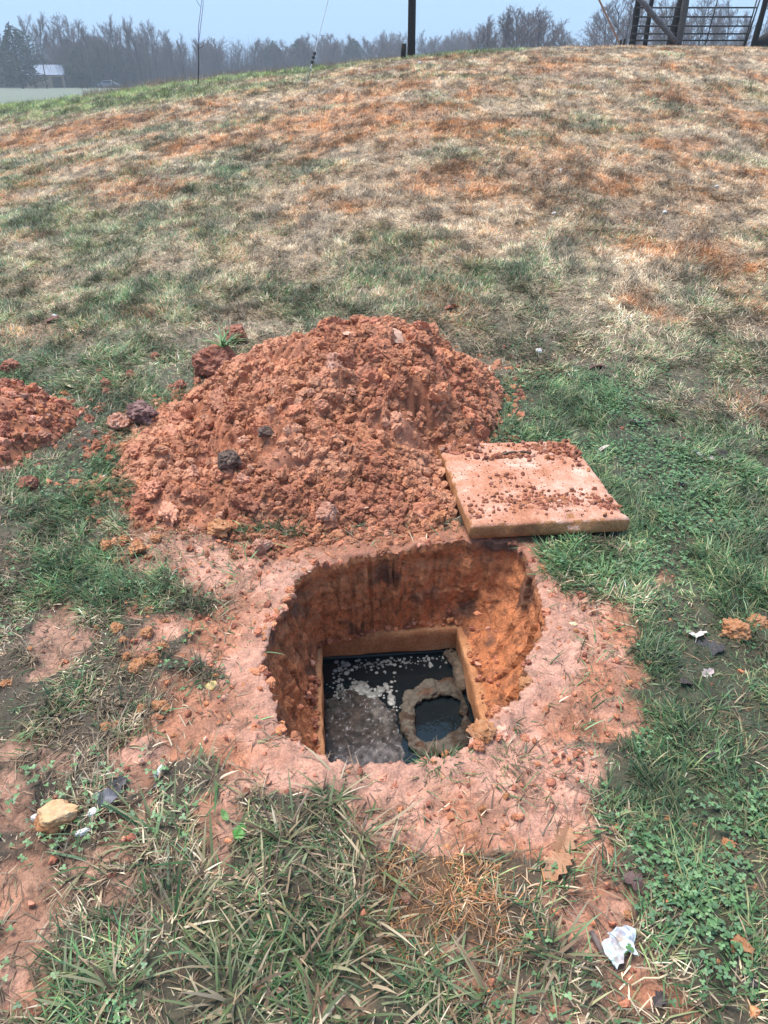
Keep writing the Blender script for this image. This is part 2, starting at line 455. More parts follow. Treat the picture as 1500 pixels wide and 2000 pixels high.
# pit: lip rings on the surface, then the wall going down to the tank collar
NT = 620
th = np.linspace(-math.pi, math.pi, NT, endpoint=False)
Rr = rim_r(th); rb = rect_r(th, OPEN_W / 2 + .014, OPEN_L / 2 + .016) + (fbm2(np.cos(th) * 14, np.sin(th) * 14, 105, 3) - .4) * .03
rb = np.minimum(rb, Rr - .012)
rings_v, rings_c = [], []
lip = np.linspace(.16, 0, 15)
for k in lip:
    r = Rr + k
    x, y = PC[0] + r * np.cos(th), PC[1] + r * np.sin(th)
    z = ground_z(x, y) + (.007 + .016 * np.exp(-((k - .03) / .04) ** 2) * noise2(x * 14, y * 14, 121)) * (1 - (k > .145) * 3.0)
    z = z + (fbm2(x * 18, y * 18, 117, 3) > .56) * -.004
    c = ground_colour(x, y); cl = (C_clay_pk * .9 * (.7 + .6 * fbm2(x * 20, y * 20, 123, 3))[:, None])
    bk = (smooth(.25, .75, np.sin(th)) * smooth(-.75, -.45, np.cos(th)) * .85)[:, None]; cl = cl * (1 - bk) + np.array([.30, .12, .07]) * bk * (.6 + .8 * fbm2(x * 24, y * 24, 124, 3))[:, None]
    w = np.clip(1 - k / .15, 0, 1); c = c * (1 - w) + cl * w
    rings_v.append(np.stack([x, y, z], -1)); rings_c.append(c)
NW = 80
zt = ground_z(PC[0] + Rr * np.cos(th), PC[1] + Rr * np.sin(th)) + .007
for k in range(1, NW + 1):
    t = k / NW
    prof = .35 * t + .65 * t ** 3
    r = Rr + (rb - Rr) * prof
    z = zt + (RISER_Z - .006 - zt) * (1 - (1 - t) ** 1.15)
    x, y = PC[0] + r * np.cos(th), PC[1] + r * np.sin(th)
    cut = th * 2.3 + (fbm2(np.cos(th) * 3, np.sin(th) * 3 + t * .5, 133, 2) - .5) * 3 + (t > .52) * 1.7
    spade = (cut - np.floor(cut) - .5) * .032 * smooth(.03, .2, t)
    f = math.sin(math.pi * min(t * 1.0, 1)) ** .5
    d = (fbm3(x * 6, y * 6, z * 7, 131, 4) - .5) * .060 + (fbm3(x * 26, y * 26, z * 26, 137, 5) - .45) * .050
    d = d * .72 + spade - .012 * math.exp(-((t - .05) / .03) ** 2) + .02 * math.exp(-((t - .16) / .06) ** 2) * fbm2(np.cos(th) * 9, np.sin(th) * 9, 134, 3)
    d = d * f * np.clip((Rr - rb) / .05 + .55, .4, 1)
    x = x + d * np.cos(th); y = y + d * np.sin(th)
    n1 = fbm3(x * 7, y * 7, z * 9, 141, 4); n2 = fbm3(x * 30, y * 30, z * 30, 145, 3)
    c = np.array([.49, .170, .068])[None] * (.45 + 1.1 * n2)[:, None]
    pit_ = smooth(.60, .70, fbm3(x * 60, y * 60, z * 90, 147, 3))[:, None]; c = c * (1 - .5 * pit_)
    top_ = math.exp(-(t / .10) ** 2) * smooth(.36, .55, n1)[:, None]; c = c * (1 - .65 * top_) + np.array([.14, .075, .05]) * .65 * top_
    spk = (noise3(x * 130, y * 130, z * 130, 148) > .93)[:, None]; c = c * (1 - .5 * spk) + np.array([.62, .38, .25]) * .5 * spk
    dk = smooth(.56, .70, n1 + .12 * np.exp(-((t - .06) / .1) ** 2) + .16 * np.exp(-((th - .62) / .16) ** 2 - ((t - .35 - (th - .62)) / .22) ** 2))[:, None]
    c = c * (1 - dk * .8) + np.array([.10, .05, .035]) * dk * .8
    li = smooth(.55, .68, fbm3(x * 8 + 40, y * 8, z * 6, 149, 3))[:, None]
    c = c * (1 - li * .5) + np.array([.50, .19, .082]) * li * .5
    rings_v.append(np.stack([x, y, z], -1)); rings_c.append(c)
pv = np.concatenate(rings_v); pcol = np.concatenate(rings_c); nr = len(rings_v)
i, j = np.meshgrid(np.arange(nr - 1), np.arange(NT), indexing='ij'); j2 = (j + 1) % NT
pq = np.stack([i * NT + j, i * NT + j2, (i + 1) * NT + j2, (i + 1) * NT + j], -1).reshape(-1, 4)
gv = np.concatenate([np.stack([xf, yf, zf], -1), pv]); gq = np.concatenate([quads, pq + len(xf)])
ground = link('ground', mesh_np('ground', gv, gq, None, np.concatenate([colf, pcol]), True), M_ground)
tag(ground, 'sloping winter field of straw and green turf with red clay pit', 'ground', kind='structure')

# ------------------------------------------------------------------ septic tank collar, sewage, scum, pipe
M_conc = bpy.data.materials.new('clay_stained_concrete'); M_conc.use_nodes = True
def conc_nodes(m, cols, rough=.8):
    N, L = m.node_tree.nodes, m.node_tree.links; b = N['Principled BSDF']
    tc = N.new('ShaderNodeTexCoord'); no = N.new('ShaderNodeTexNoise'); no.inputs['Scale'].default_value = 7; no.inputs['Detail'].default_value = 7; no.inputs['Roughness'].default_value = .7
    L.new(tc.outputs['Object'], no.inputs['Vector'])
    cr = N.new('ShaderNodeValToRGB')
    while len(cr.color_ramp.elements) < len(cols): cr.color_ramp.elements.new(.5)
    for e, (p, c) in zip(cr.color_ramp.elements, cols): e.position = p; e.color = (*c, 1)
    L.new(no.outputs['Fac'], cr.inputs['Fac'])
    sp = N.new('ShaderNodeTexNoise'); sp.inputs['Scale'].default_value = 130; sp.inputs['Detail'].default_value = 3
    L.new(tc.outputs['Object'], sp.inputs['Vector'])
    mr = N.new('ShaderNodeMapRange'); mr.inputs['From Min'].default_value = .3; mr.inputs['From Max'].default_value = .7; mr.inputs['To Min'].default_value = .72; mr.inputs['To Max'].default_value = 1.25
    L.new(sp.outputs['Fac'], mr.inputs['Value'])
    mx = N.new('ShaderNodeVectorMath'); mx.operation = 'SCALE'; L.new(cr.outputs['Color'], mx.inputs[0]); L.new(mr.outputs['Result'], mx.inputs['Scale'])
    L.new(mx.outputs['Vector'], b.inputs['Base Color']); b.inputs['Roughness'].default_value = rough
    bp = N.new('ShaderNodeBump'); bp.inputs['Strength'].default_value = .6; bp.inputs['Distance'].default_value = .004
    L.new(sp.outputs['Fac'], bp.inputs['Height']); L.new(bp.outputs['Normal'], b.inputs['Normal'])
conc_nodes(M_conc, [(.30, (.25, .10, .045)), (.48, (.36, .15, .06)), (.60, (.44, .21, .10)), (.72, (.40, .27, .17))])
M_lid = bpy.data.materials.new('clay_smeared_lid_concrete'); M_lid.use_nodes = True
conc_nodes(M_lid, [(.30, (.30, .105, .05)), (.43, (.41, .165, .09)), (.54, (.50, .245, .165)), (.68, (.60, .40, .31))])
M_dark_wall = mat_col('near_black_concrete', .5, .5, 12, .4, .5, 60)  # for the inner tank walls, coloured near black below the collar

tank = empty('septic_tank', (OC[0], OC[1], RISER_Z), RZ_OPEN)
tag(tank, 'buried concrete tank with square rust stained collar open in the pit', 'septic tank')
g = Geo()
hw, hl, tk = OPEN_W / 2, OPEN_L / 2, .06
NS = 26
def wob_wall(g, p0, p1, nrm, z0, z1, thick, col=(1, 1, 1)):
    """one cast wall with slightly uneven faces"""
    p0, p1, nrm = np.array(p0, float), np.array(p1, float), np.array(nrm, float)
    rows = []
    prof = [(0, z0), (0, z0 + (z1 - z0) * .35), (0, z0 + (z1 - z0) * .7), (0, z1 - .004), (.005, z1), (thick * .5, z1 + .001), (thick, z1), (thick, z0)]
    for (o, z) in prof:
        s = np.linspace(0, 1, NS)[:, None]; p = p0 + (p1 - p0) * s + nrm * o
        zz = np.full(NS, z)
        jit = (noise2(p[:, 0] * 22 + z * 30, p[:, 1] * 22 + z * 17, 151) - .5) * .010
        zj = (noise2(p[:, 0] * 18, p[:, 1] * 18, 153) - .5) * .014 * (z > z1 - .01)
        rows.append(np.stack([p[:, 0] + nrm[0] * jit, p[:, 1] + nrm[1] * jit, zz + zj], -1))
    V = np.concatenate(rows); m = len(prof)
    i, j = np.meshgrid(np.arange(m - 1), np.arange(NS - 1), indexing='ij')
    q = np.stack([i * NS + j, (i + 1) * NS + j, (i + 1) * NS + j + 1, i * NS + j + 1], -1).reshape(-1, 4)
    g.add(V, q, c=col)
zb = -.105
wob_wall(g, (-hw - tk, hl), (hw + tk, hl), (0, 1), zb, 0, tk)
wob_wall(g, (hw + tk, -hl), (-hw - tk, -hl), (0, -1), zb, 0, tk)
wob_wall(g, (-hw, -hl), (-hw, hl), (-1, 0), zb, .002, tk)
wob_wall(g, (hw, hl), (hw, -hl), (1, 0), zb, .002, tk)
g.build('collar', M_conc, tank, True)
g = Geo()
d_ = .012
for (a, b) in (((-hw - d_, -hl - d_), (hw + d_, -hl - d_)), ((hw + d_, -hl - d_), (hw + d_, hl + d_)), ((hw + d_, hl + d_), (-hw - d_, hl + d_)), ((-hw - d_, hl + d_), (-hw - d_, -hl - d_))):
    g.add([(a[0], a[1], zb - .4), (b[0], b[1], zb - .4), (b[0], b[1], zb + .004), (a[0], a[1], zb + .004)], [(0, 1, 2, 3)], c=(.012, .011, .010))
g.build('tank_wall', M_dark_wall, tank)

def loc2w(x, y, z=0): p = OC + ex * x + ey * y; return np.array([p[0], p[1], z])
def px_in(u, v, z):                       # opening-local coordinates of what is seen at (u,v) on level z
    p = np.array(at_z(u, v, z)) - OC; return float(p @ ex), float(p @ ey)

M_water = bpy.data.materials.new('black_sewage_water'); M_water.use_nodes = True
N, L = M_water.node_tree.nodes, M_water.node_tree.links; b = N['Principled BSDF']
b.inputs['Base Color'].default_value = (.006, .010, .012, 1); b.inputs['Roughness'].default_value = .06; b.inputs['Specular IOR Level'].default_value = .5
no = N.new('ShaderNodeTexNoise'); no.inputs['Scale'].default_value = 26; no.inputs['Detail'].default_value = 2
bp = N.new('ShaderNodeBump'); bp.inputs['Strength'].default_value = .12; bp.inputs['Distance'].default_value = .01
L.new(no.outputs['Fac'], bp.inputs['Height']); L.new(bp.outputs['Normal'], b.inputs['Normal'])
g = Geo(); e = .010
g.add([loc2w(-hw - e, -hl - e, WATER_Z), loc2w(hw + e, -hl - e, WATER_Z), loc2w(hw + e, hl + e, WATER_Z), loc2w(-hw - e, hl + e, WATER_Z)], [(0, 1, 2, 3)])
tag(g.build('water', M_water), 'black sewage water standing inside the square tank opening', 'water', kind='structure')

# scum: a lumpy floating crust, front left
M_scum = mat_col('grey_scum', .42, .5, 40, .4, 1.0, 120, bump_dist=.012, n2=(240, .4))
n = 150
lx, ly = np.meshgrid(np.linspace(-hw + .004, hw - .004, n), np.linspace(-hl + .004, hl - .004, n), indexing='ij')
lx, ly = lx.ravel(), ly.ravel()
s_edge = [px_in(u, v, WATER_Z) for u, v in [(645, 1372), (690, 1345), (740, 1360), (772, 1378), (782, 1410), (785, 1450), (800, 1470), (815, 1500)]]
ye = np.interp(lx, [p[0] for p in s_edge], [p[1] for p in s_edge])
xr = px_in(783, 1430, WATER_Z)[0]
m = (ye - ly) / .03 + (fbm2(lx * 24, ly * 24, 161, 4) - .5) * 4.5
m = np.minimum(m, (xr + .004 - lx) / .02 + (fbm2(lx * 30, ly * 30, 163, 3) - .5) * 2.5)
m = np.maximum(m, (-hl + .10 - ly) / .03 + (fbm2(lx * 25, ly * 25, 165, 3) - .5) * 2)
z = WATER_Z - .012 + smooth(-.5, 1.6, m) * (.013 + .022 * fbm2(lx * 22, ly * 22, 167, 5) + .012 * noise2(lx * 110, ly * 110, 169))
g1 = fbm2(lx * 14, ly * 14, 171, 4)
cs = np.array([.13, .10, .078])[None] * (1 - smooth(.4, .6, g1))[:, None] + np.array([.25, .225, .20])[None] * smooth(.45, .65, g1)[:, None]
fr = smooth(-.02, -.25, ly)[:, None]
cs = cs * (1 - .5 * fr) + np.array([.40, .40, .46]) * .5 * fr
sp = (noise2(lx * 160, ly * 160, 173) > .86)[:, None]; cs = cs * (1 - sp) + np.array([.6, .6, .62]) * sp
cs = cs * np.array([1.0, .93, .92]) * (.16 + .62 * noise2(lx * 60, ly * 60, 175))[:, None]
i, j = np.meshgrid(np.arange(n - 1), np.arange(n - 1), indexing='ij')
q = np.stack([i * n + j, (i + 1) * n + j, (i + 1) * n + j + 1, i * n + j + 1], -1).reshape(-1, 4)
q = q[(z[q] > WATER_Z - .0115).any(1)]
P = OC[None] + lx[:, None] * ex + ly[:, None] * ey
tag(link('scum', mesh_np('scum', np.concatenate([P, z[:, None]], 1), q, None, cs, True), M_scum), 'lumpy grey scum crust floating at the front of the tank', 'scum', kind='stuff')

# ------------------------------------------------------------------ clods: angular lumps
def icosphere(sub):
    t = (1 + 5 ** .5) / 2
    v = [(-1,t,0),(1,t,0),(-1,-t,0),(1,-t,0),(0,-1,t),(0,1,t),(0,-1,-t),(0,1,-t),(t,0,-1),(t,0,1),(-t,0,-1),(-t,0,1)]
    v = [np.array(p) / np.linalg.norm(p) for p in v]
    f = [(0,11,5),(0,5,1),(0,1,7),(0,7,10),(0,10,11),(1,5,9),(5,11,4),(11,10,2),(10,7,6),(7,1,8),(3,9,4),(3,4,2),(3,2,6),(3,6,8),(3,8,9),(4,9,5),(2,4,11),(6,2,10),(8,6,7),(9,8,1)]
    for _ in range(sub):
        c = {}; nf = []
        def mid(a, b):
            k = (min(a, b), max(a, b))
            if k not in c:
                p = v[a] + v[b]; v.append(p / np.linalg.norm(p)); c[k] = len(v) - 1
            return c[k]
        for a, b_, d in f:
            x, y_, z_ = mid(a, b_), mid(b_, d), mid(d, a)
            nf += [(a, x, z_), (b_, y_, x), (d, z_, y_), (x, y_, z_)]
        f = nf
    return np.array(v), np.array(f)

def lump(sub, seed, planes=9, rough=.28, fine=0.0):
    r = np.random.default_rng(seed)
    v, f = icosphere(sub)
    v = v * (1 + (fbm3(v[:, 0] * 1.6 + seed, v[:, 1] * 1.6, v[:, 2] * 1.6, seed, 3) - .5)[:, None] * 2.2 * rough)
    for _ in range(planes):
        nn = r.normal(size=3); nn /= np.linalg.norm(nn); d = r.uniform(.55, .9)
        s = v @ nn; ov = np.maximum(s - d, 0); v = v - ov[:, None] * nn * .92
    v = v * (1 + (fbm3(v[:, 0] * 5 + seed, v[:, 1] * 5, v[:, 2] * 5, seed + 9, 2) - .5)[:, None] * rough * 1.1)
    if fine: v = v * (1 + (fbm3(v[:, 0] * 7 + seed, v[:, 1] * 7, v[:, 2] * 7, seed + 19, 3) - .5)[:, None] * fine)
    return v * np.array([1, r.uniform(.65, 1), r.uniform(.5, .85)]), f

LUMP1 = [lump(1, s, 4, .5) for s in range(10)]
LUMP2 = [lump(2, 20 + s, 4, .5, .3) for s in range(10)]
LUMP3 = [lump(3, 40 + s, 7, .42, .38) for s in range(10)]

def rot_rand(nr, rng=RNG):
    q = rng.normal(size=(nr, 4)); q /= np.linalg.norm(q, axis=1)[:, None]
    w, x, y, z = q.T
    return np.stack([np.stack([1 - 2 * (y*y + z*z), 2 * (x*y - z*w), 2 * (x*z + y*w)], -1),
                     np.stack([2 * (x*y + z*w), 1 - 2 * (x*x + z*z), 2 * (y*z - x*w)], -1),
                     np.stack([2 * (x*z - y*w), 2 * (y*z + x*w), 1 - 2 * (x*x + y*y)], -1)], 1)

def scatter_lumps(g, pos, size, col, protos):
    idx = RNG.integers(0, len(protos), len(pos)); Rm = rot_rand(len(pos))
    for k, (pv_, pf) in enumerate(protos):
        s = np.where(idx == k)[0]
        if not len(s): continue
        V = np.einsum('nij,vj->nvi', Rm[s], pv_) * size[s][:, None, None] + pos[s][:, None, :]
        T = pf[None] + (np.arange(len(s)) * len(pv_))[:, None, None]
        C = np.repeat(col[s], len(pv_), 0) * (.85 + .3 * RNG.random((len(s) * len(pv_), 1)))
        g.add(V.reshape(-1, 3), None, T.reshape(-1, 3), C)

CLODC = np.array([[.43, .160, .092], [.48, .185, .095], [.52, .225, .145], [.36, .125, .078], [.60, .31, .22], [.27, .095, .062], [.50, .205, .092]])
CLODW = np.array([.30, .22, .14, .14, .06, .08, .06])
def clod_cols(nn): return CLODC[RNG.choice(len(CLODC), nn, p=CLODW / CLODW.sum())] * RNG.uniform(.65, 1.25, (nn, 1))

def poly_polar(px, centre):
    P = np.array([at_z(u, v) if isinstance(u, int) else (u, v) for u, v in px]) - centre
    a = np.arctan2(P[:, 1], P[:, 0]); r = np.hypot(P[:, 0], P[:, 1]); o = np.argsort(a)
    a, r = a[o], r[o]
    return lambda th: np.interp(th, np.concatenate([a - 2 * math.pi, a, a + 2 * math.pi]), np.tile(r, 3))

HC = np.array([-.12, 3.32])
heap_rad = poly_polar([(270, 1040), (240, 960), (245, 890), (430, 1035), (600, 1030), (760, 1030), (880, 1010), (940, 960), (965, 860), (.58, 3.45), (.66, 3.75),
                       (.60, 4.0), (.40, 4.22), (.0, 4.42), (-.5, 4.35), (-.95, 4.0), (-1.22, 3.5), (-1.2, 3.1)], HC)
PEAK = np.array([.06, 3.62])
def heap_d(x, y):
    dx, dy = x - HC[0], y - HC[1]
    th_ = np.arctan2(dy, dx)
    return np.hypot(dx, dy) / (heap_rad(th_) * (1 + (noise2(np.cos(th_) * 6 + 9, np.sin(th_) * 6 + 9, 181) - .5) * .16))
LC = np.array([.602, 2.722]); LRZ = R_(6.5); LW, LL, LT = .635, .705, .068
def lid_gap(x, y):
    """distance outside the lid's footprint"""
    dx, dy = x - LC[0], y - LC[1]
    a_, b_ = dx * math.cos(LRZ) + dy * math.sin(LRZ), -dx * math.sin(LRZ) + dy * math.cos(LRZ)
    return np.hypot(np.maximum(np.abs(a_) - LW / 2, 0), np.maximum(np.abs(b_) - LL / 2, 0))
def heap_h(x, y, H=.46):
    d = heap_d(x, y)
    k = np.clip(1 - d, 0, 1)
    pk = np.exp(-((x - PEAK[0]) / .75) ** 2 - ((y - PEAK[1]) / .75) ** 2)
    h = H * (.34 * k ** .75 + .80 * pk * k ** .55) + .17 * k ** .4 * np.exp(-((x + .66) / .38) ** 2 - ((y - 3.78) / .38) ** 2)
    lg = smooth(.0, .22, lid_gap(x, y)); h = h * lg + np.minimum(h, .045) * (1 - lg)
    h2 = h + np.minimum(k * 6, 1) * ((fbm2(x * 5, y * 5, 185, 3) - .5) * .13 + (np.abs(fbm2(x * 10, y * 10, 183, 3) - .5) - .08) * .12 + (fbm2(x * 15, y * 15, 187, 3) - .5) * .075 + (fbm2(x * 45, y * 45, 189, 4) - .45) * .045)
    h2 = np.where(lid_gap(x, y) < .004, np.minimum(h2, .02), h2)
    return np.where(d < 1, np.maximum(h2, 0), -.03)

def heap(name, hfun, x0, x1, y0, y1, step, label, ncl, smax, seed):
    xs, ys = np.arange(x0, x1, step), np.arange(y0, y1, step)
    Xh, Yh = np.meshgrid(xs, ys, indexing='ij'); x, y = Xh.ravel(), Yh.ravel()
    h = hfun(x, y); z = ground_z(x, y) + h
    n1 = fbm2(x * 8, y * 8, seed, 4); n2 = fbm2(x * 40, y * 40, seed + 4, 2)
    c = np.array([.36, .135, .070])[None] * (.25 + 1.35 * n2)[:, None]
    w = smooth(.5, .62, n1)[:, None]; c = c * (1 - w * .6) + np.array([.46, .20, .125]) * w * .6
    ii, jj = np.meshgrid(np.arange(len(xs) - 1), np.arange(len(ys) - 1), indexing='ij'); m_ = len(ys)
    q = np.stack([ii * m_ + jj, (ii + 1) * m_ + jj, (ii + 1) * m_ + jj + 1, ii * m_ + jj + 1], -1).reshape(-1, 4)
    q = q[(h[q] > -.02).any(1)]
    o = link(name, mesh_np(name, np.stack([x, y, z], -1), q, None, c, True), M_clay)
    tag(o, label, 'soil heap')
    # clods of every size over the heap and a little beyond its foot
    nn = int(ncl * 2.6)
    px, py = RNG.uniform(x0 - .1, x1 + .1, nn), RNG.uniform(y0 - .1, y1 + .1, nn)
    hh = hfun(px, py)
    return o, px, py, hh

hp, px, py, hh = heap('soil_heap', heap_h, -1.6, 1.0, 2.1, 4.7, .0065, 'big heap of loose red clay clods piled behind the pit', 34000, .05, 191)
def heap_tone(x, y, col):
    """whole patches of the heap share a tone: damp red, fresh orange, pale dry"""
    a_ = fbm2(x * 3.5, y * 3.5, 193, 4); b_ = smooth(.53, .66, a_)[:, None]; c_ = smooth(.47, .36, a_)[:, None]
    col = col * .45 + np.array([.43, .185, .095]) * .55 * RNG.uniform(.8, 1.15, (len(x), 1))
    col = col * (1 - .5 * b_) + np.array([.58, .285, .175]) * .5 * b_
    return col * (1 - .45 * c_) + np.array([.31, .105, .062]) * .45 * c_
d = heap_d(px, py)
size = .0028 + .028 * RNG.random(len(px)) ** 3.8
coarse = fbm2(px * 4, py * 4, 195, 3)
keep = (d < 1.0) | ((d < 1.25) & (RNG.random(len(px)) < .55 * (1.25 - d) / .25))
keep &= (size < .006) | (RNG.random(len(px)) < .14 + .86 * smooth(.42, .60, coarse))
keep &= np.hypot(px - PC[0], py - PC[1]) > rim_r(np.arctan2(py - PC[1], px - PC[0])) + .02
keep &= lid_gap(px, py) > .012
px, py, hh, size, d = px[keep], py[keep], hh[keep], size[keep], d[keep]
g = Geo(); gz = ground_z(px, py) + np.maximum(hh, 0)
cc = heap_tone(px, py, clod_cols(len(px)))
sm = size < .008
scatter_lumps(g, np.stack([px, py, gz + size * .25], -1)[sm], size[sm], cc[sm], LUMP1)
scatter_lumps(g, np.stack([px, py, gz + size * .1], -1)[~sm], size[~sm], cc[~sm], LUMP2)
nx_ = 1500; ex_ = RNG.uniform(-.62, .40, nx_); ey_ = RNG.uniform(2.24, 2.72, nx_)
k = (np.hypot(ex_ - PC[0], ey_ - PC[1]) > rim_r(np.arctan2(ey_ - PC[1], ex_ - PC[0])) - .004) & (lid_gap(ex_, ey_) > .01) & (RNG.random(nx_) < smooth(2.2, 2.5, ey_)); ex_, ey_ = ex_[k], ey_[k]
es_ = .003 + .019 * RNG.random(len(ex_)) ** 2.6
scatter_lumps(g, np.stack([ex_, ey_, ground_z(ex_, ey_) + np.maximum(heap_h(ex_, ey_), 0) + .004 + es_ * .2], -1), es_, heap_tone(ex_, ey_, clod_cols(len(ex_))) * .9, LUMP2)
nb = 330
bx, by = RNG.uniform(-1.2, .8, nb * 4), RNG.uniform(2.4, 4.2, nb * 4); k = (heap_d(bx, by) < .97) & (lid_gap(bx, by) > .05); bx, by = bx[k][:nb], by[k][:nb]
bs = .016 + .062 * RNG.random(len(bx)) ** 2.3
scatter_lumps(g, np.stack([bx, by, ground_z(bx, by) + np.maximum(heap_h(bx, by), 0) - bs * .1], -1), bs, (heap_tone(bx, by, clod_cols(len(bx))) + clod_cols(len(bx))) * .56, LUMP3)
tag(g.build('clods', M_clay, hp), kind='stuff')

S2 = np.array([-2.12, 3.32])
def heap2_d(x, y):
    th_ = np.arctan2(y - S2[1], x - S2[0])
    return np.hypot((x - S2[0]) / .42, (y - S2[1]) / .56) * (1 + (noise2(np.cos(th_) * 4 + 7, np.sin(th_) * 4 + 7, 201) - .5) * .3)
def heap2_h(x, y):
    d = heap2_d(x, y); k = np.clip(1 - d, 0, 1)
    h = .21 * k ** .6 + np.minimum(k * 6, 1) * ((fbm2(x * 8, y * 8, 205, 3) - .5) * .06 + (fbm2(x * 40, y * 40, 209, 3) - .45) * .03)
    return np.where(d < 1, np.maximum(h, 0), -.03)
S2 = np.array(at(-45, 850)); 
hp2, px, py, hh = heap('soil_heap', heap2_h, S2[0] - .8, S2[0] + .8, S2[1] - .7, S2[1] + .7, .011, 'low spread of red clay at the field side, away from the pit', 3200, .04, 211)
d = heap2_d(px, py); size = .005 + .026 * RNG.random(len(px)) ** 3.2
keep = (d < 1.0) | ((d < 1.25) & (RNG.random(len(px)) < .12)); px, py, hh, size = px[keep], py[keep], hh[keep], size[keep]
g = Geo(); scatter_lumps(g, np.stack([px, py, ground_z(px, py) + np.maximum(hh, 0) + size * .3], -1), size, clod_cols(len(px)), LUMP2)
tag(g.build('clods', M_clay, hp2), kind='stuff')

def surf_z(x, y):
    """top of whatever soil lies there"""
    x = np.asarray(x, float); y = np.asarray(y, float)
    return ground_z(x, y) + np.maximum(heap_h(x, y), 0) + np.maximum(heap2_h(x, y), 0)

_TS = np.arange(.8, 8, .006)
def at_surf(u, v):
    d = ray(u, v); hit = CAMZ + d[2] * _TS < surf_z(d[0] * _TS, d[1] * _TS)
    if not hit.any(): return at(u, v)
    t = _TS[int(np.argmax(hit))]
    return float(d[0] * t), float(d[1] * t)

# ------------------------------------------------------------------ concrete lid
lz = .028
lid = empty('concrete_lid', (LC[0], LC[1], lz), LRZ)
lid.rotation_euler = (R_(-.3), R_(1.0), LRZ)
tag(lid, 'square concrete lid smeared with clay lying beside the pit', 'tank lid')
def slab(w, l, t, nx_, ny_, seed, chip=.012):
    """a cast slab with chipped edges, top and sides one skin"""
    xs = np.linspace(-w / 2, w / 2, nx_); ys = np.linspace(-l / 2, l / 2, ny_)
    per = [(x, -l / 2) for x in xs[:-1]] + [(w / 2, y) for y in ys[:-1]] + [(x, l / 2) for x in xs[::-1][:-1]] + [(-w / 2, y) for y in ys[::-1][:-1]]
    per = np.array(per); npz = len(per)
    rows = []
    for (ins, z) in [(.012, 0), (.002, .006), (0, t * .35), (0, t * .7), (.001, t - .009), (.008, t - .001), (.022, t), (.05, t + .001)]:
        c = per * (1 - ins * 2 / np.array([w, l]))
        jt = (fbm2(per[:, 0] * 25 + z * 40, per[:, 1] * 25 + z * 25, seed, 3) - .5) * .010
        ch = np.maximum(fbm2(per[:, 0] * 14 + 5, per[:, 1] * 14, seed + 5, 3) - .56, 0) * chip * 6 * (1 if z > t * .6 and ins < .03 else 0)
        sgn = c / (np.abs(c).max(1)[:, None] + 1e-9)
        zz = z - ch * .8
        rows.append(np.stack([c[:, 0] - sgn[:, 0] * (ch + jt * .4), c[:, 1] - sgn[:, 1] * (ch + jt * .4), zz + 0 * c[:, 0]], -1))
    V = np.concatenate(rows); m_ = len(rows)
    ii, jj = np.meshgrid(np.arange(m_ - 1), np.arange(npz), indexing='ij'); j2_ = (jj + 1) % npz
    q = np.stack([ii * npz + jj, ii * npz + j2_, (ii + 1) * npz + j2_, (ii + 1) * npz + jj], -1).reshape(-1, 4)
    V = np.concatenate([V, [[0, 0, t + .001]], [[0, 0, 0]]])
    k0 = (m_ - 1) * npz; ct, cb = len(V) - 2, len(V) - 1
    tr = [(k0 + k, k0 + (k + 1) % npz, ct) for k in range(npz)] + [((k + 1) % npz, k, cb) for k in range(npz)]
    return V, q, tr
V, q, tr = slab(LW, LL, LT, 40, 44, 221)
g = Geo(); g.add(V, q, tr); sl = g.build('slab', M_lid, lid, True)
M_side = bpy.data.materials.new('clay_stained_shaded_concrete'); M_side.use_nodes = True
conc_nodes(M_side, [(.32, (.16, .065, .028)), (.48, (.32, .135, .05)), (.60, (.40, .18, .075)), (.74, (.42, .24, .14))])  # brown clay stain, with the shade of the side faces mixed into its colour
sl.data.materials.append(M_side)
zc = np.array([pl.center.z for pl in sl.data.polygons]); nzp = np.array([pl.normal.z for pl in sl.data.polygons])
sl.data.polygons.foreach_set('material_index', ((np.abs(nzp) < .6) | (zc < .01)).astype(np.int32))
g = Geo(); a = np.linspace(0, math.pi, 13)
g.tube(np.stack([-.075 * np.cos(a), 0 * a, LT - .004 + .022 * np.sin(a)], -1) + np.array([.02, .21, 0]), .006, 8, (.10, .055, .035), wob=.2)
g.build('lifting_handle', M_metal, lid)

def lid_w(x, y, z=LT): return np.array([LC[0] + x * math.cos(LRZ) - y * math.sin(LRZ), LC[1] + x * math.sin(LRZ) + y * math.cos(LRZ), lz + z - x * math.sin(R_(1.0))])
def on_lid(x, y, mg=0.0):
    dx, dy = x - LC[0], y - LC[1]
    a_, b_ = dx * math.cos(LRZ) + dy * math.sin(LRZ), -dx * math.sin(LRZ) + dy * math.cos(LRZ)
    return (np.abs(a_) < LW / 2 + mg) & (np.abs(b_) < LL / 2 + mg)

g = Geo(); pos, siz = [], []
for (cx, cy, sx, sy, nn, smx) in [(0, -.19, .12, .04, 420, .008), (.05, -.22, .15, .04, 160, .010), (.24, -.24, .04, .05, 70, .014), (-.02, .20, .06, .018, 90, .016), (.22, .24, .06, .05, 170, .016),
                                  (-.22, .30, .06, .04, 120, .017), (.0, 0, .17, .2, 520, .0024), (-.1, -.05, .06, .04, 60, .010), (-.26, -.26, .03, .05, 40, .010), (.1, .30, .12, .03, 60, .01), (.28, .18, .02, .1, 70, .014)]:
    for _ in range(nn):
        x, y = random.gauss(cx, sx), random.gauss(cy, sy)
        if abs(x) < LW / 2 - .006 and abs(y) < LL / 2 - .006:
            s = .0022 + smx * random.random() ** 2.2; siz.append(s); pos.append(lid_w(x, y, LT + s * .45))
pos, siz = np.array(pos), np.array(siz)
scatter_lumps(g, pos, siz, clod_cols(len(pos)) * .8, LUMP1)
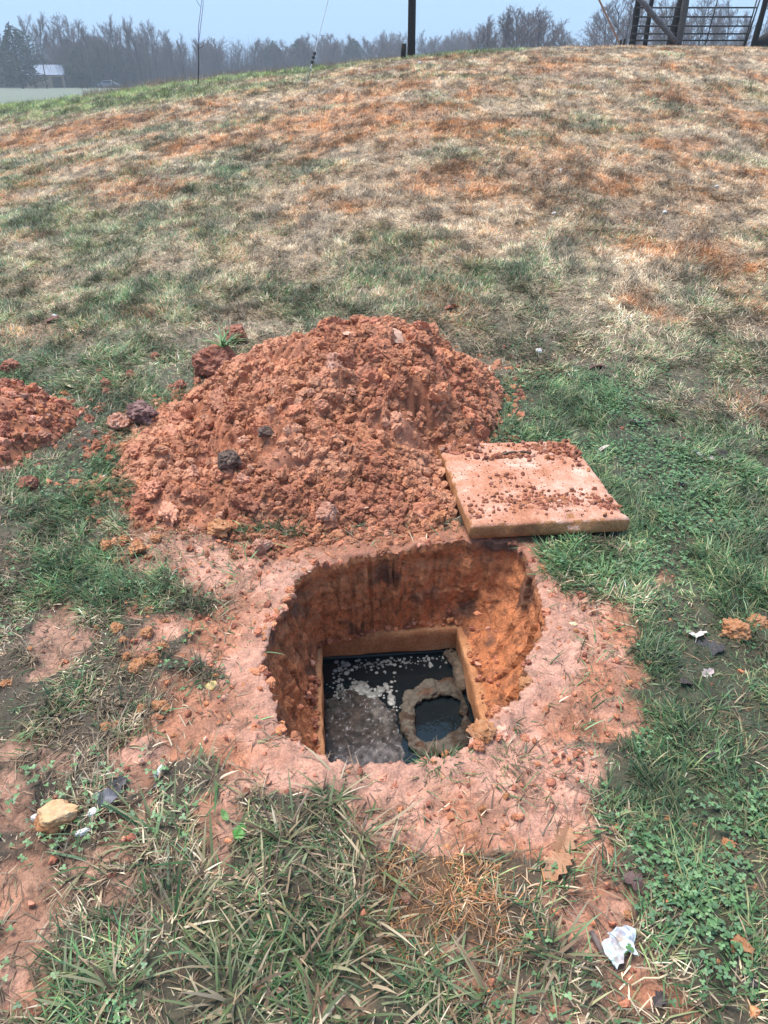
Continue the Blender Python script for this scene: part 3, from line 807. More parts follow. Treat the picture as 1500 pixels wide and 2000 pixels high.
for (cx, cy, sx, sy, nn, s0) in [(0, -.2, .10, .035, 22, .020), (-.03, .205, .04, .008, 9, .020), (.2, .235, .06, .03, 16, .022), (-.24, .30, .05, .03, 14, .024), (.27, .14, .015, .07, 8, .016), (.26, -.25, .03, .03, 8, .018), (-.27, -.29, .02, .03, 6, .016)]:
    for _ in range(nn):
        x, y = random.gauss(cx, sx * .8), random.gauss(cy, sy * .8)
        if abs(x) < LW / 2 - .02 and abs(y) < LL / 2 - .02:
            V3_, F3_ = LUMP3[random.randrange(len(LUMP3))]; s = s0 * random.uniform(.45, 1.1)
            g.add(V3_ * np.array([s * 1.25, s * random.uniform(.7, 1.2), s * .34]) + lid_w(x, y, LT + s * .08), None, F3_, clod_cols(1)[0] * .8)
tag(g.build('soil_crumbs', M_clay), 'scattered red clay crumbs lying on top of the lid', 'soil crumbs', kind='stuff')

# ------------------------------------------------------------------ things in the tank
gq_ = Geo()
def ring_path(u_list, z):
    return np.array([[*at_z(u, v, z)] for u, v in u_list])
# old baffle pipe: a squarish ring crusted with sludge
Pz = WATER_Z + .012
cx, cy = px_in(858, 1398, Pz)
ctr = np.array([cx, cy])
outer = [(782,1385),(792,1350),(825,1335),(868,1325),(905,1330),(922,1372),(930,1410),(918,1452),(880,1474),(835,1478),(800,1462),(786,1425)]
inner = [(812,1400),(820,1372),(845,1366),(875,1362),(896,1374),(902,1395),(900,1418),(878,1432),(852,1448),(828,1450),(814,1438),(811,1420)]
def loc_poly(lst):
    P = np.array([px_in(u, v, Pz) for u, v in lst]) - ctr
    a_ = np.arctan2(P[:, 1], P[:, 0]); r_ = np.hypot(P[:, 0], P[:, 1]); o_ = np.argsort(a_); a_, r_ = a_[o_], r_[o_]
    return lambda t: np.interp(t, np.concatenate([a_ - 2*math.pi, a_, a_ + 2*math.pi]), np.tile(r_, 3))
fo, fi = loc_poly(outer), loc_poly(inner)
na, nc = 260, 40
ta = np.linspace(-math.pi, math.pi, na, endpoint=False)
ro = np.convolve(np.tile(fo(ta), 3), np.ones(9) / 9, 'same')[na:2*na]; ri = np.convolve(np.tile(fi(ta), 3), np.ones(9) / 9, 'same')[na:2*na]
ro = np.minimum(ro, np.where(np.cos(ta) > 0, (hw - .012 - ctr[0]) / np.maximum(np.cos(ta), 1e-3), 9)); ro = ro * .97; ri = np.minimum(ri * 1.05, ro - .018)
Vr, Cr = [], []
for kk in range(na):
    rm, rw = (ro[kk] + ri[kk]) / 2, (ro[kk] - ri[kk]) / 2
    for s in range(nc):
        f = 2 * math.pi * s / nc
        r_ = rm + rw * math.cos(f); zz = Pz + .015 * math.sin(f)
        Vr.append((ctr[0] + r_ * math.cos(ta[kk]), ctr[1] + r_ * math.sin(ta[kk]), zz))
Vr = np.array(Vr)
dn = (fbm3(Vr[:, 0] * 22, Vr[:, 1] * 22, Vr[:, 2] * 22, 231, 5) - .5) * .062
cen = np.repeat(np.stack([ctr[0] + (ro + ri) / 2 * np.cos(ta), ctr[1] + (ro + ri) / 2 * np.sin(ta), 0 * ta + Pz], -1), nc, 0)
nrm = Vr - cen; nrm /= np.linalg.norm(nrm, axis=1)[:, None]; Vr = Vr + nrm * dn[:, None]
g1 = fbm3(Vr[:, 0] * 18, Vr[:, 1] * 18, Vr[:, 2] * 18, 235, 4)
Cr = np.array([.13, .08, .05])[None] * (1 - smooth(.42, .58, g1))[:, None] + np.array([.24, .195, .15])[None] * smooth(.42, .58, g1)[:, None]
rr_ = smooth(.58, .66, fbm3(Vr[:, 0] * 16 + 9, Vr[:, 1] * 16, Vr[:, 2] * 16, 239, 3))[:, None]; Cr = Cr * (1 - .7 * rr_) + np.array([.19, .07, .03]) * .7 * rr_
Vw = np.concatenate([OC[None] + Vr[:, :1] * ex + Vr[:, 1:2] * ey, Vr[:, 2:]], 1)
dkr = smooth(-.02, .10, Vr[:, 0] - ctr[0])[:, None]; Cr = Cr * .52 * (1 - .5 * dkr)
i, j = np.meshgrid(np.arange(na), np.arange(nc), indexing='ij'); i2, j2 = (i + 1) % na, (j + 1) % nc
q = np.stack([i * nc + j, i2 * nc + j, i2 * nc + j2, i * nc + j2], -1).reshape(-1, 4)
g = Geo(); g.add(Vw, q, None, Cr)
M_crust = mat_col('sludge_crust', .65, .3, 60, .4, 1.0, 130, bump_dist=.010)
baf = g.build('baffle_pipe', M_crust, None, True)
tag(baf, 'squarish pipe ring crusted with brown sludge standing in the tank water', 'baffle pipe')
# crust creeping up the right wall behind the ring
g = Geo(); pts = np.array([loc2w(*px_in(905, 1350, Pz), Pz), loc2w(*px_in(898, 1320, Pz), Pz + .01), loc2w(*px_in(892, 1300, Pz), Pz + .012), loc2w(*px_in(884, 1284, Pz), Pz + .004), loc2w(*px_in(872, 1276, Pz), Pz - .004)])
s = np.linspace(0, 4, 30); pp = np.stack([np.interp(s, range(5), pts[:, k]) for k in range(3)], -1)
g.tube(pp, .017 + .010 * noise2(s * 3, s * 0, 241), 14, (.12, .085, .06), wob=.5)
tag(g.build('sludge', M_crust, None, True), 'strip of brown sludge along the tank wall behind the pipe ring', 'sludge', kind='stuff')
# pale foam: lumps and bubbles on the black water
M_foam = mat_col('pale_foam', .3, .5, 80, .2, .4, 150)
g = Geo(); pos, siz = [], []
for (u, v, su, sv, nn, smx) in [(705, 1345, 12, 8, 60, .016), (725, 1362, 8, 7, 30, .016), (690, 1352, 14, 4, 26, .012), (768, 1368, 4, 4, 8, .014), (773, 1385, 3, 3, 5, .010), (745, 1345, 10, 6, 26, .007), (660, 1345, 10, 12, 40, .005), (672, 1305, 8, 12, 40, .007), (760, 1352, 10, 8, 14, .006)]:
    for _ in range(nn):
        uu, vv = random.gauss(u, su), random.gauss(v, sv); lx_, ly_ = px_in(uu, vv, WATER_Z)
        if abs(lx_) < hw - .01 and abs(ly_) < hl - .01:
            s_ = .003 + smx * random.random() ** 1.6; pos.append(loc2w(lx_, ly_, WATER_Z + s_ * .1)); siz.append(s_)
for _ in range(150):
    uu = random.uniform(690, 880); vv = random.gauss(1300 - (uu - 690) * .09, 9); lx_, ly_ = px_in(uu, vv, WATER_Z)
    if abs(lx_) < hw - .01 and abs(ly_) < hl - .008:
        s_ = .0022 + .0055 * random.random() ** 1.5; pos.append(loc2w(lx_, ly_, WATER_Z + s_ * .1)); siz.append(s_)
pos, siz = np.array(pos), np.array(siz)
V3, F3 = icosphere(2); V3 = V3 * np.array([1, 1, .3])
for p_, s_ in zip(pos, siz):
    b_ = random.uniform(.5, 1.0)
    g.add(V3 * (1 + (RNG.random((len(V3), 1)) - .5) * .34) * s_ + p_, None, F3, np.array([.30, .285, .26]) * b_)
tag(g.build('foam_bubbles', M_foam, None, True), 'pale foam blobs and bubbles floating on the black water', 'foam', kind='stuff')

#PART2
# ------------------------------------------------------------------ clods, stones, leaves and litter lying about: each one a thing
PROTO = {}
def rock_mesh(kind, seed, sub=3, planes=8, rough=.34, col=(.36, .14, .07), col2=(.46, .2, .12), flat=1.0, streak=None):
    key = (kind, seed)
    if key not in PROTO:
        v, f = lump(sub, seed, planes, rough, .34 if kind.startswith('clod') else 0)
        v = v * np.array([1, 1, flat])
        c1, c2 = np.array(col), np.array(col2)
        n_ = smooth(.42, .6, fbm3(v[:, 0] * 3, v[:, 1] * 3, v[:, 2] * 3, seed + 3, 3))[:, None]
        c = (c1 * (1 - n_) + c2 * n_) * (.75 + .5 * noise3(v[:, 0] * 12, v[:, 1] * 12, v[:, 2] * 12, seed)[:, None])
        if streak is not None:
            w = smooth(.38, .05, v[:, 2] + (noise3(v[:, 0] * 4, v[:, 1] * 4, v[:, 2] * 4, seed + 8) - .5) * .5)[:, None]
            c = c * (1 - w) + np.array(streak) * w
        PROTO[key] = mesh_np(kind, v, None, f, c, False)
    return PROTO[key]

def put(name, me, mat, x, y, s, label, cat, group=None, sink=.25, rz=None, tilt=.35, zoff=0.0, onlid=False):
    o = link(name, me, mat)
    s3 = (s, s, s) if np.isscalar(s) else s
    o.scale = s3
    o.rotation_euler = (random.uniform(-tilt, tilt), random.uniform(-tilt, tilt), random.uniform(0, 6.28) if rz is None else rz)
    o.location = (x, y, float(surf_z(x, y)) + s3[2] * (.62 - sink * 2 * .62) + zoff)
    return tag(o, label, cat, group)

def clod(u, v, wpx, label, group=None, kind='orange', sink=.2, name='clay_clod', cat='clay clod'):
    x, y = at_surf(u, v); s = wpx * .5 * mpp(u, v) * (.85 if group else 1)
    w_big = wpx > 45
    K = {'orange': dict(col=(.52, .22, .095), col2=(.60, .29, .15)), 'pink': dict(col=(.50, .22, .14), col2=(.62, .34, .25)),
         'red': dict(col=(.30, .11, .07), col2=(.42, .18, .12)), 'dark': dict(col=(.12, .075, .058), col2=(.22, .14, .11)), 'purple': dict(col=(.16, .085, .075), col2=(.32, .18, .16))}[kind]
    return put(name, rock_mesh('clod_' + kind, 300 + random.randrange(7), 4 if w_big else 3, 5, .26 if w_big else .42, **K), M_clay, x, y, s, label, cat, group, sink)

G1 = 'orange clay clods scattered on the trodden ground left of the pit'
L1 = 'orange clay clod lying on the trodden grass left of the pit'
for (u, v, w) in [(196,1150,20),(230,1235,38),(243,1255,24),(285,1170,22),(292,1196,26),(290,1240,36),(318,1265,26),(270,1310,52),(300,1295,34),(318,1385,44),(278,1390,28),
                  (205,1425,36),(228,1418,22),(60,1270,18),(15,1340,28),(120,1300,12),(190,1230,16),(325,1215,16),(248,1285,20),(240,1305,18),(370,1245,16),(230,1370,14),(352,1165,14)]:
    clod(u, v, w, L1, G1)
G2 = 'crumbly orange clods at the foot of the heap'
for (u, v, w) in [(215,1075,44),(268,1078,44),(240,1060,30),(228,1100,18),(305,1055,30),(180,1060,14)]:
    clod(u, v, w, 'crumbly orange clod in the grass at the front left foot of the big heap', G2)
clod(432, 1040, 60, 'large cracked orange clod at the front foot of the big heap', None, 'orange')
clod(512, 1075, 40, 'pale pink clod on the trodden clay between heap and pit', None, 'pink')
clod(640, 1010, 44, 'pink clod resting low on the front slope of the big heap', None, 'pink')
clod(655, 728, 46, 'long pale pink clod near the top of the big heap', None, 'pink')
clod(285, 825, 84, 'purple grey clod of topsoil perched on the left shoulder of the big heap', None, 'purple', .1)
clod(232, 838, 60, 'rounded pink clod at the left end of the big heap', None, 'pink', .1)
clod(445, 912, 54, 'dark brown matted sod lump sunk in the front of the big heap', None, 'dark', .15, 'sod_lump', 'sod lump')
clod(520, 852, 34, 'small dark soil lump in the middle of the big heap', None, 'dark', .2, 'sod_lump', 'sod lump')
clod(460, 668, 60, 'red clod at the back left edge of the big heap', None, 'red', .1)
sod = clod(430, 728, 100, 'dark red sod clump with a grass tuft on top, back left of the big heap', None, 'red', .15, 'sod_clump', 'sod lump'); sod.rotation_euler = (0, 0, .4)
G3 = 'red clods dropped in the grass between the two heaps'
for (u, v, w) in [(303,700,24),(205,755,36),(195,730,22),(255,735,24),(350,760,36),(208,770,24),(165,770,18),(185,848,20),(165,862,18),(335,760,24)]:
    clod(u, v, w, 'red clay clod dropped in the grass between the two soil heaps', G3, 'red')
clod(60, 955, 40, 'rounded red clod in front of the small soil heap', None, 'red', .1)
clod(25, 722, 50, 'flat red clod behind the small soil heap', None, 'red', .3)
G4 = 'orange clods lying in the grass right of the pit'
for (u, v, w) in [(1205,1625,30),(1230,1628,32),(1305,1600,22),(1355,1615,18),(1262,1655,14),(1420,1655,44),(1475,1735,20),(1450,1725,16),(1425,1790,14),(1400,1880,16),(1490,1872,18),(1230,1590,14),(1478,1580,18),(1375,1885,10)]:
    clod(u, v, w, 'small orange clay clod lying in the clover right of the trodden clay', G4)
clod(1445, 1852, 52, 'crumbly orange clod in the clover near the litter packet', None, 'orange', .15)
clod(1226, 1790, 22, 'smooth yellow orange clod just behind the litter packet', None, 'orange', .1)
clod(1224, 1835, 40, 'crumbly reddish clod touching the litter packet', None, 'orange', .2)
clod(1440, 1240, 62, 'broad orange clay slab lying in the grass on the right', None, 'orange', .3)
clod(1480, 1220, 40, 'narrow orange clay piece beside the broad slab on the right', None, 'orange', .3)
G5 = 'pale clods beside the straw tuft below the pit'
for (u, v, w) in [(795,1760,34),(840,1745,28),(785,1812,16),(260,1765,30),(208,1712,16),(315,1730,14),(512,1935,22),(650,1760,20),(1105,1735,16),(845,1500,16)]:
    clod(u, v, w, 'pale pinkish clod among the grass blades in front of the pit', G5, 'pink')
clod(1060, 1115, 26, 'orange clod stuck on the right rim of the pit below the lid', None, 'orange')
clod(940, 1436, 66, 'orange clay chunk hanging on the front right rim of the pit', None, 'orange', .35)
clod(1030, 1340, 44, 'orange clod on the right rim of the pit', None, 'orange', .35)
G6 = 'clods lying beside the lid and the heap'
for (u, v, w) in [(1008,745,20),(1015,772,22),(1000,700,14),(985,680,14),(1260,985,10)]:
    clod(u, v, w, 'red clod fallen in the green grass at the right foot of the big heap', G6, 'red')

# rocks
def rock(u, v, w, label, col, col2, name='rock', cat='rock', seed=401, sink=.2, flat=.8, streak=None, scale=(1, 1, 1), rz=None):
    x, y = at_surf(u, v); s = w * .5 * mpp(u, v)
    return put(name, rock_mesh('stone_mesh', seed, 3, 9, .24, col, col2, flat, streak), M_stone, x, y, (s * scale[0], s * scale[1], s * scale[2]), label, cat, None, sink, rz, .15)
rock(118, 1612, 96, 'tan angular rock with an orange clay stained side on the left', (.60, .36, .18), (.62, .40, .23), seed=411, streak=(.44, .19, .08), flat=.85, rz=.2, scale=(1, .85, 1.0), sink=.1)
rock(182, 1593, 34, 'white quartz stone touching the tan rock, the larger one', (.62, .60, .60), (.70, .68, .68), 'quartz_stone', 'stone', 412, scale=(.7, 1, .8))
rock(166, 1628, 34, 'white quartz flake in front of the tan rock', (.62, .60, .60), (.70, .66, .64), 'quartz_stone', 'stone', 413, rz=.5, scale=(1, .55, .6))
rock(70, 1598, 18, 'small white quartz stone left of the tan rock', (.62, .60, .60), (.70, .66, .64), 'quartz_stone', 'stone', 414)
rock(311, 1512, 26, 'upright white flint shard in the grass by the trodden clay', (.68, .67, .66), (.74, .72, .70), 'flint_shard', 'stone', 415, rz=1.2, scale=(1.2, .5, .9), sink=.1)
rock(313, 1532, 20, 'white flint shard in front of the upright one', (.68, .67, .66), (.74, .72, .70), 'flint_shard', 'stone', 416, rz=.9, scale=(1.2, .5, .8))
rock(413, 1342, 26, 'yellow stone lying left of the pit rim', (.55, .38, .14), (.62, .47, .22), seed=417, flat=.7)
rock(1118, 1223, 18, 'pale yellow stone pressed in the clay right of the pit', (.62, .45, .25), (.66, .52, .34), seed=418, flat=.5)
rock(1378, 845, 8, 'small white stone in the grass behind the lid', (.7, .68, .66), (.74, .72, .7), seed=419)
GW = 'white stones in the dry grass up the slope'
for (u, v) in [(1298,418),(1095,335),(108,622),(1052,688),(1398,368),(820,125),(1082,420)]:
    x, y = at(u, v)
    put('white_stone', rock_mesh('stone_mesh', 420, 2, 9, .2, (.48, .45, .42), (.58, .55, .52)), M_stone, x, y, .026 if v > 300 else .05, 'small white stone lying in the dry grass up the slope', 'stone', GW, .1)
GP = 'pale stone chips in the big heap'
for (u, v, w) in [(858,716,8),(898,720,12),(716,995,18),(680,660,22),(770,668,40),(905,830,20)]:
    x, y = at_surf(u, v); s = w * .5 * mpp(u, v)
    put('stone_chip', rock_mesh('stone_mesh', 425, 2, 9, .2, (.52, .28, .19), (.60, .36, .26), .35), M_stone, x, y, s, 'pale stone chip showing in the red clay of the big heap', 'stone', GP, .1)

# leaves: lobed oak leaves, curled
def leaf_mesh(seed, lobes=4, col=(.2, .12, .07), col2=None, width=.36, curl=.22):
    r = np.random.default_rng(seed); n = 46
    t = np.linspace(0, 1, n)
    hwid = width * np.sin(math.pi * t ** .85) ** .8 * (1 - .42 * (np.cos(2 * math.pi * lobes * t) * .5 + .5) * (lobes > 0)) + .012
    V, Q = [], []
    xs = [-1, -.6, -.2, 0, .2, .6, 1]
    for side in range(1):
        for k, tt in enumerate(t):
            for a in xs:
                yy = a * hwid[k] * (1 + .1 * (r.random() - .5))
                zz = curl * abs(a) ** 1.5 * hwid[k] * 2 * (.5 + r.random() * .1) + .09 * math.sin(tt * 5 + seed) + .03 * (r.random() - .5) - (.03 if a == 0 else 0)
                V.append((tt - .5, yy, zz))
    m_ = len(xs)
    for k in range(n - 1):
        for a in range(m_ - 1): Q.append((k * m_ + a, (k + 1) * m_ + a, (k + 1) * m_ + a + 1, k * m_ + a + 1))
    V = np.array(V); c1 = np.array(col); c2 = np.array(col2 if col2 else col) 
    nn_ = noise2(V[:, 0] * 6 + seed, V[:, 1] * 6, seed)[:, None]
    c = (c1 * (1 - nn_) + c2 * nn_) * (.8 + .4 * r.random((len(V), 1)))
    g = Geo(); g.add(V, Q, None, c); g.tube(np.array([(-.5, 0, V[3][2]), (-.62, .01, .03), (-.74, .03, .02)]), .012, 5, c1 * .7)
    return mesh_np('leaf', np.concatenate(g.v), np.concatenate(g.q), np.concatenate(g.t), np.concatenate(g.c), True)
def leaf(u, v, wpx, rz, label, col, col2=None, lobes=4, seed=1, tilt=.35, width=.36, name='fallen_leaf', group=None):
    x, y = at_surf(u, v); s = wpx * mpp(u, v)
    o = link(name, leaf_mesh(seed, lobes, col, col2, width), M_leaf)
    o.scale = (s, s, s); o.rotation_euler = (random.uniform(-tilt, tilt), random.uniform(-tilt, tilt), rz)
    o.location = (x, y, float(surf_z(x, y)) + .012 + s * .04)
    return tag(o, label, 'leaf', group)
leaf(1357, 1243, 58, 1.2, 'pale whitish oak leaf on the clover right of the pit', (.60, .52, .48), (.72, .64, .58), seed=1)
leaf(1385, 1272, 56, -.4, 'blackened oak leaf touching the pale whitish leaf', (.035, .03, .032), (.08, .07, .075), seed=2)
leaf(1376, 898, 38, -.3, 'pale lilac leaf lying on the clover behind the lid', (.55, .46, .47), (.62, .54, .55), 3, seed=3)
leaf(1100, 1655, 80, 1.15, 'long ragged orange brown leaf on the trodden clay in front', (.40, .19, .10), (.48, .26, .15), 5, seed=4, width=.3)
leaf(1090, 1700, 80, .7, 'ragged orange brown leaf below the long one on the clay', (.38, .18, .09), (.46, .24, .14), 4, seed=5)
leaf(1240, 1735, 56, -.6, 'dark purple brown leaf on the brown soil right of the orange leaves', (.10, .055, .05), (.16, .09, .08), 3, seed=6)
leaf(247, 1157, 24, .3, 'yellow leaf on the trodden grass left of the pit', (.62, .47, .20), (.66, .55, .30), 0, seed=7, width=.3)
leaf(470, 1632, 30, .9, 'bright green broad leaf in the grass in front of the pit', (.10, .30, .06), (.16, .38, .10), 0, seed=8, width=.42)
leaf(440, 1600, 26, 2.2, 'light green narrow leaf behind the bright green one', (.12, .26, .07), (.2, .34, .12), 0, seed=9, width=.25)
leaf(228, 1545, 52, .8, 'black rotted leaf between tan rock and flint shards', (.04, .035, .04), (.11, .10, .11), 3, seed=10)
leaf(205, 1572, 60, .2, 'dark grey curled leaf right behind the quartz stones', (.05, .045, .05), (.22, .21, .24), 2, seed=11)
leaf(1405, 895, 46, .1, 'dark brown leaf beside the pale lilac leaf', (.06, .045, .04), (.09, .065, .06), 3, seed=12)
leaf(1165, 722, 40, .4, 'dark maroon leaf in the grass behind the lid', (.09, .03, .03), (.13, .05, .05), 3, seed=13)
leaf(148, 762, 46, -.1, 'cream leaf in the grass right of the small heap', (.58, .48, .30), (.66, .56, .38), 0, seed=14, width=.2)
leaf(1380, 1322, 30, .5, 'small pink grey leaf on the dark soil below the blackened leaf', (.45, .34, .33), (.5, .4, .38), 3, seed=15)
leaf(1170, 885, 40, .02, 'whitish curled leaf against the back of the lid', (.6, .52, .44), (.64, .56, .5), 0, seed=16, width=.12)
leaf(105, 628, 30, .5, 'dark red leaf up the slope on the left', (.12, .03, .025), (.2, .06, .04), 3, seed=17)
leaf(883, 606, 36, .5, 'rusty red leaf in the straw behind the big heap', (.26, .08, .05), (.32, .12, .07), 3, seed=18)
GL = 'dark rotted leaves in the clover on the right'
for k, (u, v, w) in enumerate([(1240,830,30),(1330,950,26),(1340,1340,34),(1440,1180,28),(1285,1960,40),(1460,1930,32),(1385,1480,28)]):
    leaf(u, v, w, random.uniform(0, 6), 'dark rotted leaf lying between clover leaves on the right', (.05, .038, .036), (.10, .075, .07), 3, seed=30 + k % 4, group=GL)

# torn packet with grey print bars, and the root bits beside it
def packet():
    x, y = at(1213, 1852); k = mpp(1213, 1852)
    outline = [(-.030,-.062),(-.040,-.05),(-.052,-.02),(-.056,-.002),(-.046,.006),(-.034,.008),(-.028,.020),(-.034,.026),(-.018,.036),(-.004,.042),(.008,.040),(.020,.044),(.034,.044),(.044,.036),(.040,.018),(.030,.002),(.028,-.014),(.034,-.034),(.022,-.030),(.008,-.016),(-.006,-.030),(-.012,-.052),(-.024,-.052)]
    n = 110; xs = np.linspace(-.06, .05, n); ys = np.linspace(-.066, .048, n); SC = .82
    Xg, Yg = np.meshgrid(xs, ys, indexing='ij')
    P = np.array(outline); ins = np.zeros(Xg.shape, bool); jx = len(P) - 1
    for ix in range(len(P)):
        (xi, yi), (xj, yj) = P[ix], P[jx]
        c_ = ((yi > Yg) != (yj > Yg)) & (Xg < (xj - xi) * (Yg - yi) / (yj - yi + 1e-12) + xi); ins ^= c_; jx = ix
    Z = .016 + (fbm2(Xg * 32, Yg * 32, 271, 3) - .5) * .024 + .008 * np.abs(np.sin(Xg * 60 + Yg * 25)) 
    col = np.tile(np.array([.54, .60, .61]), (n * n, 1))
    a_ = -.75; ua = Xg * math.cos(a_) + Yg * math.sin(a_); va = -Xg * math.sin(a_) + Yg * math.cos(a_)
    def bar(cx, cy, hl_, hw_): return (np.abs((Xg - cx) * math.cos(a_) + (Yg - cy) * math.sin(a_)) < hl_ * 1.1) & (np.abs(-(Xg - cx) * math.sin(a_) + (Yg - cy) * math.cos(a_)) < hw_ * 1.15)
    bars = bar(-.016, .018, .013, .0042) | bar(.004, .029, .012, .0042) | bar(.020, .037, .009, .0030) | bar(.026, .008, .007, .003)
    col[bars.ravel()] = (.18, .23, .26)
    lil = smooth(.5, .65, fbm2(Xg.ravel() * 30, Yg.ravel() * 30, 275, 2))[:, None]; dirt = smooth(.56, .7, fbm2(Xg.ravel() * 45 + 3, Yg.ravel() * 45, 277, 3))[:, None]; col = col * (1 - .6 * dirt) + np.array([.38, .22, .15]) * .6 * dirt
    col = col * (1 - .35 * lil) + np.array([.52, .5, .62]) * .35 * lil
    ii, jj = np.meshgrid(np.arange(n - 1), np.arange(n - 1), indexing='ij')
    q = np.stack([ii * n + jj, (ii + 1) * n + jj, (ii + 1) * n + jj + 1, ii * n + jj + 1], -1)
    q = q[ins[:-1, :-1] & ins[1:, 1:]].reshape(-1, 4)
    V = np.stack([Xg.ravel() * SC, Yg.ravel() * SC, Z.ravel()], -1); nv = len(V)
    Vb = V.copy(); Vb[:, 2] -= .0012
    me = mesh_np('torn_packet', np.concatenate([V, Vb]), np.concatenate([q, q[:, ::-1] + nv]), None, np.concatenate([col, col]), True)
    o = link('torn_packet', me, M_paper, loc=(x, y, float(ground_z(x, y)) + .004))
    tag(o, 'torn white packet with grey printed bars lying on the brown soil', 'litter')
packet()
def twig(px, r, label, col=(.45, .33, .2), name='twig', group=None):
    P = [np.array(at(u, v)) for u, v in px]
    g = Geo(); g.tube(np.array([(p[0], p[1], float(surf_z(p[0], p[1])) + .010 + .006 * (k % 2)) for k, p in enumerate(P)]), r, 6, col, wob=.3)
    return tag(g.build(name, M_wood, None, True), label, 'twig', group)
twig([(1232,1928),(1255,1918),(1285,1916),(1310,1906)], .0022, 'pale forked twig on the soil right of the packet', (.55, .42, .27))
twig([(1155,1822),(1168,1850),(1180,1868)], .006, 'short grey stick left of the packet', (.16, .12, .11))
twig([(1195,1140),(1200,1165),(1215,1190)], .0016, 'thin straw stalk beside the lid corner', (.4, .3, .16))
twig([(240,1590),(300,1540),(345,1490)], .002, 'long brown stalk leaning by the flint shards', (.14, .09, .06))
twig([(625,1250),(640,1262)], .001, 'thin root') if False else None

# fine roots hanging out of the pit wall
g = Geo()
for _ in range(36):
    a = random.uniform(-.6, 3.7); r0 = float(rim_r(np.array(a))) - .005; z0 = -.02 - .16 * random.random() ** 2
    x, y = PC[0] + r0 * math.cos(a), PC[1] + r0 * math.sin(a); L_ = random.uniform(.02, .07)
    dx, dy = random.gauss(0, .8), random.gauss(0, .8)
    P = [(x - math.cos(a) * .016 * k + dx * .02 * k, y - math.sin(a) * .016 * k + dy * .02 * k, z0 + .01 - L_ * (k / 4) ** 1.4) for k in range(5)]
    g.tube(P, .0008, 4, np.array([.10, .055, .03]) * random.uniform(.5, 1.4))
tag(g.build('roots', M_wood), 'fine pale roots hanging from the wall of the pit', 'roots', kind='stuff')

# ------------------------------------------------------------------ grass
def excluded(x, y):
    dxy = np.hypot(x - PC[0], y - PC[1]); a = np.arctan2(y - PC[1], x - PC[0])
    return (dxy < rim_r(a) + .006) | (heap_d(x, y) < .97) | (heap2_d(x, y) < .95) | on_lid(x, y, .004)

def in_view(x, y, m=.35): return np.abs(x) < .45 * np.maximum(y, 0) + .60 + m

PAL = {'green': np.array([[.080, .165, .058], [.052, .118, .042], [.104, .195, .072], [.165, .240, .115], [.075, .155, .075], [.21, .25, .11], [.25, .23, .11]]),
       'straw': np.array([[.50, .37, .24], [.57, .44, .30], [.37, .26, .17], [.45, .33, .22], [.63, .52, .38]]),
       'rust': np.array([[.52, .26, .11], [.45, .20, .08], [.56, .33, .18], [.37, .16, .075]]),
       'dead': np.array([[.18, .115, .07], [.23, .15, .095], [.12, .08, .055], [.31, .20, .125]]),
       'pale': np.array([[.19, .23, .105], [.26, .28, .15], [.15, .19, .08], [.34, .30, .17], [.12, .165, .065], [.40, .30, .18], [.22, .25, .13], [.46, .37, .24]]),
       'crest': np.array([[.22, .30, .09], [.27, .34, .12], [.17, .24, .07], [.40, .36, .19]])}

def blade_mesh(name, x, y, z, az, Ln, w, lean0, lean1, col, segs=3, twist=None):
    n = len(x); s = segs
    wp = {3: [1, 1.0, .75, 0], 2: [1, .9, 0], 1: [1, 0]}[s]
    dirx, diry = np.cos(az), np.sin(az)
    px_, py_ = -diry, dirx
    tw = RNG.uniform(-.7, .7, n) if twist is None else twist
    P = np.stack([x, y, z], -1); V = np.zeros((n, 2 * s + 1, 3), np.float32)
    side = np.stack([px_ * np.cos(tw), py_ * np.cos(tw), np.sin(tw)], -1)
    for k in range(s + 1):
        if k < s:
            hwk = (w * .5 * wp[k])[:, None] * side
            V[:, 2 * k] = P - hwk; V[:, 2 * k + 1] = P + hwk
        else: V[:, 2 * s] = P
        th_ = lean0 + (lean1 - lean0) * (k + .5) / s
        st = Ln / s
        P = P + np.stack([dirx * np.sin(th_) * st, diry * np.sin(th_) * st, np.cos(th_) * st], -1)
    V[:, :, 2] = np.maximum(V[:, :, 2], (z - .004)[:, None])
    base = np.arange(n)[:, None] * (2 * s + 1)
    q = [base + np.array([[2 * k, 2 * k + 1, 2 * k + 3, 2 * k + 2]]) for k in range(s - 1)]
    t = base + np.array([[2 * s - 2, 2 * s - 1, 2 * s]])
    C = np.repeat(col[:, None, :], 2 * s + 1, 1)
    return mesh_np(name, V.reshape(-1, 3), np.concatenate(q) if q else None, t, C.reshape(-1, 3), True)

def pick_cols(x, y, bare, green, orange, dark, crest):
    n = len(x); u = RNG.random(n)
    pg = np.clip(green, 0, .96); po = np.clip(orange * 1.15, 0, .9); pd = np.clip(.16 + dark * .5 + bare * .25, 0, .7) * np.interp(y, [2, 6], [1, .7])
    kind = np.full(n, 1)                       # straw
    kind[u < po] = 2
    u2 = RNG.random(n); kind[u2 < pg] = 0
    u3 = RNG.random(n); kind[(u3 < pd) & ((kind != 0) | (RNG.random(n) < .35))] = 3
    kind[RNG.random(n) < np.clip(crest, 0, .85)] = 4
    col = np.zeros((n, 3))
    for k, nm in enumerate(['green', 'straw', 'rust', 'dead', 'crest']):
        s = kind == k; p = PAL[nm]; col[s] = p[RNG.integers(0, len(p), s.sum())]
    nz = fbm2(x * 2.5, y * 2.5, 281, 3)
    return col * (RNG.uniform(.6, 1.35, n) * (.8 + .4 * nz))[:, None], kind

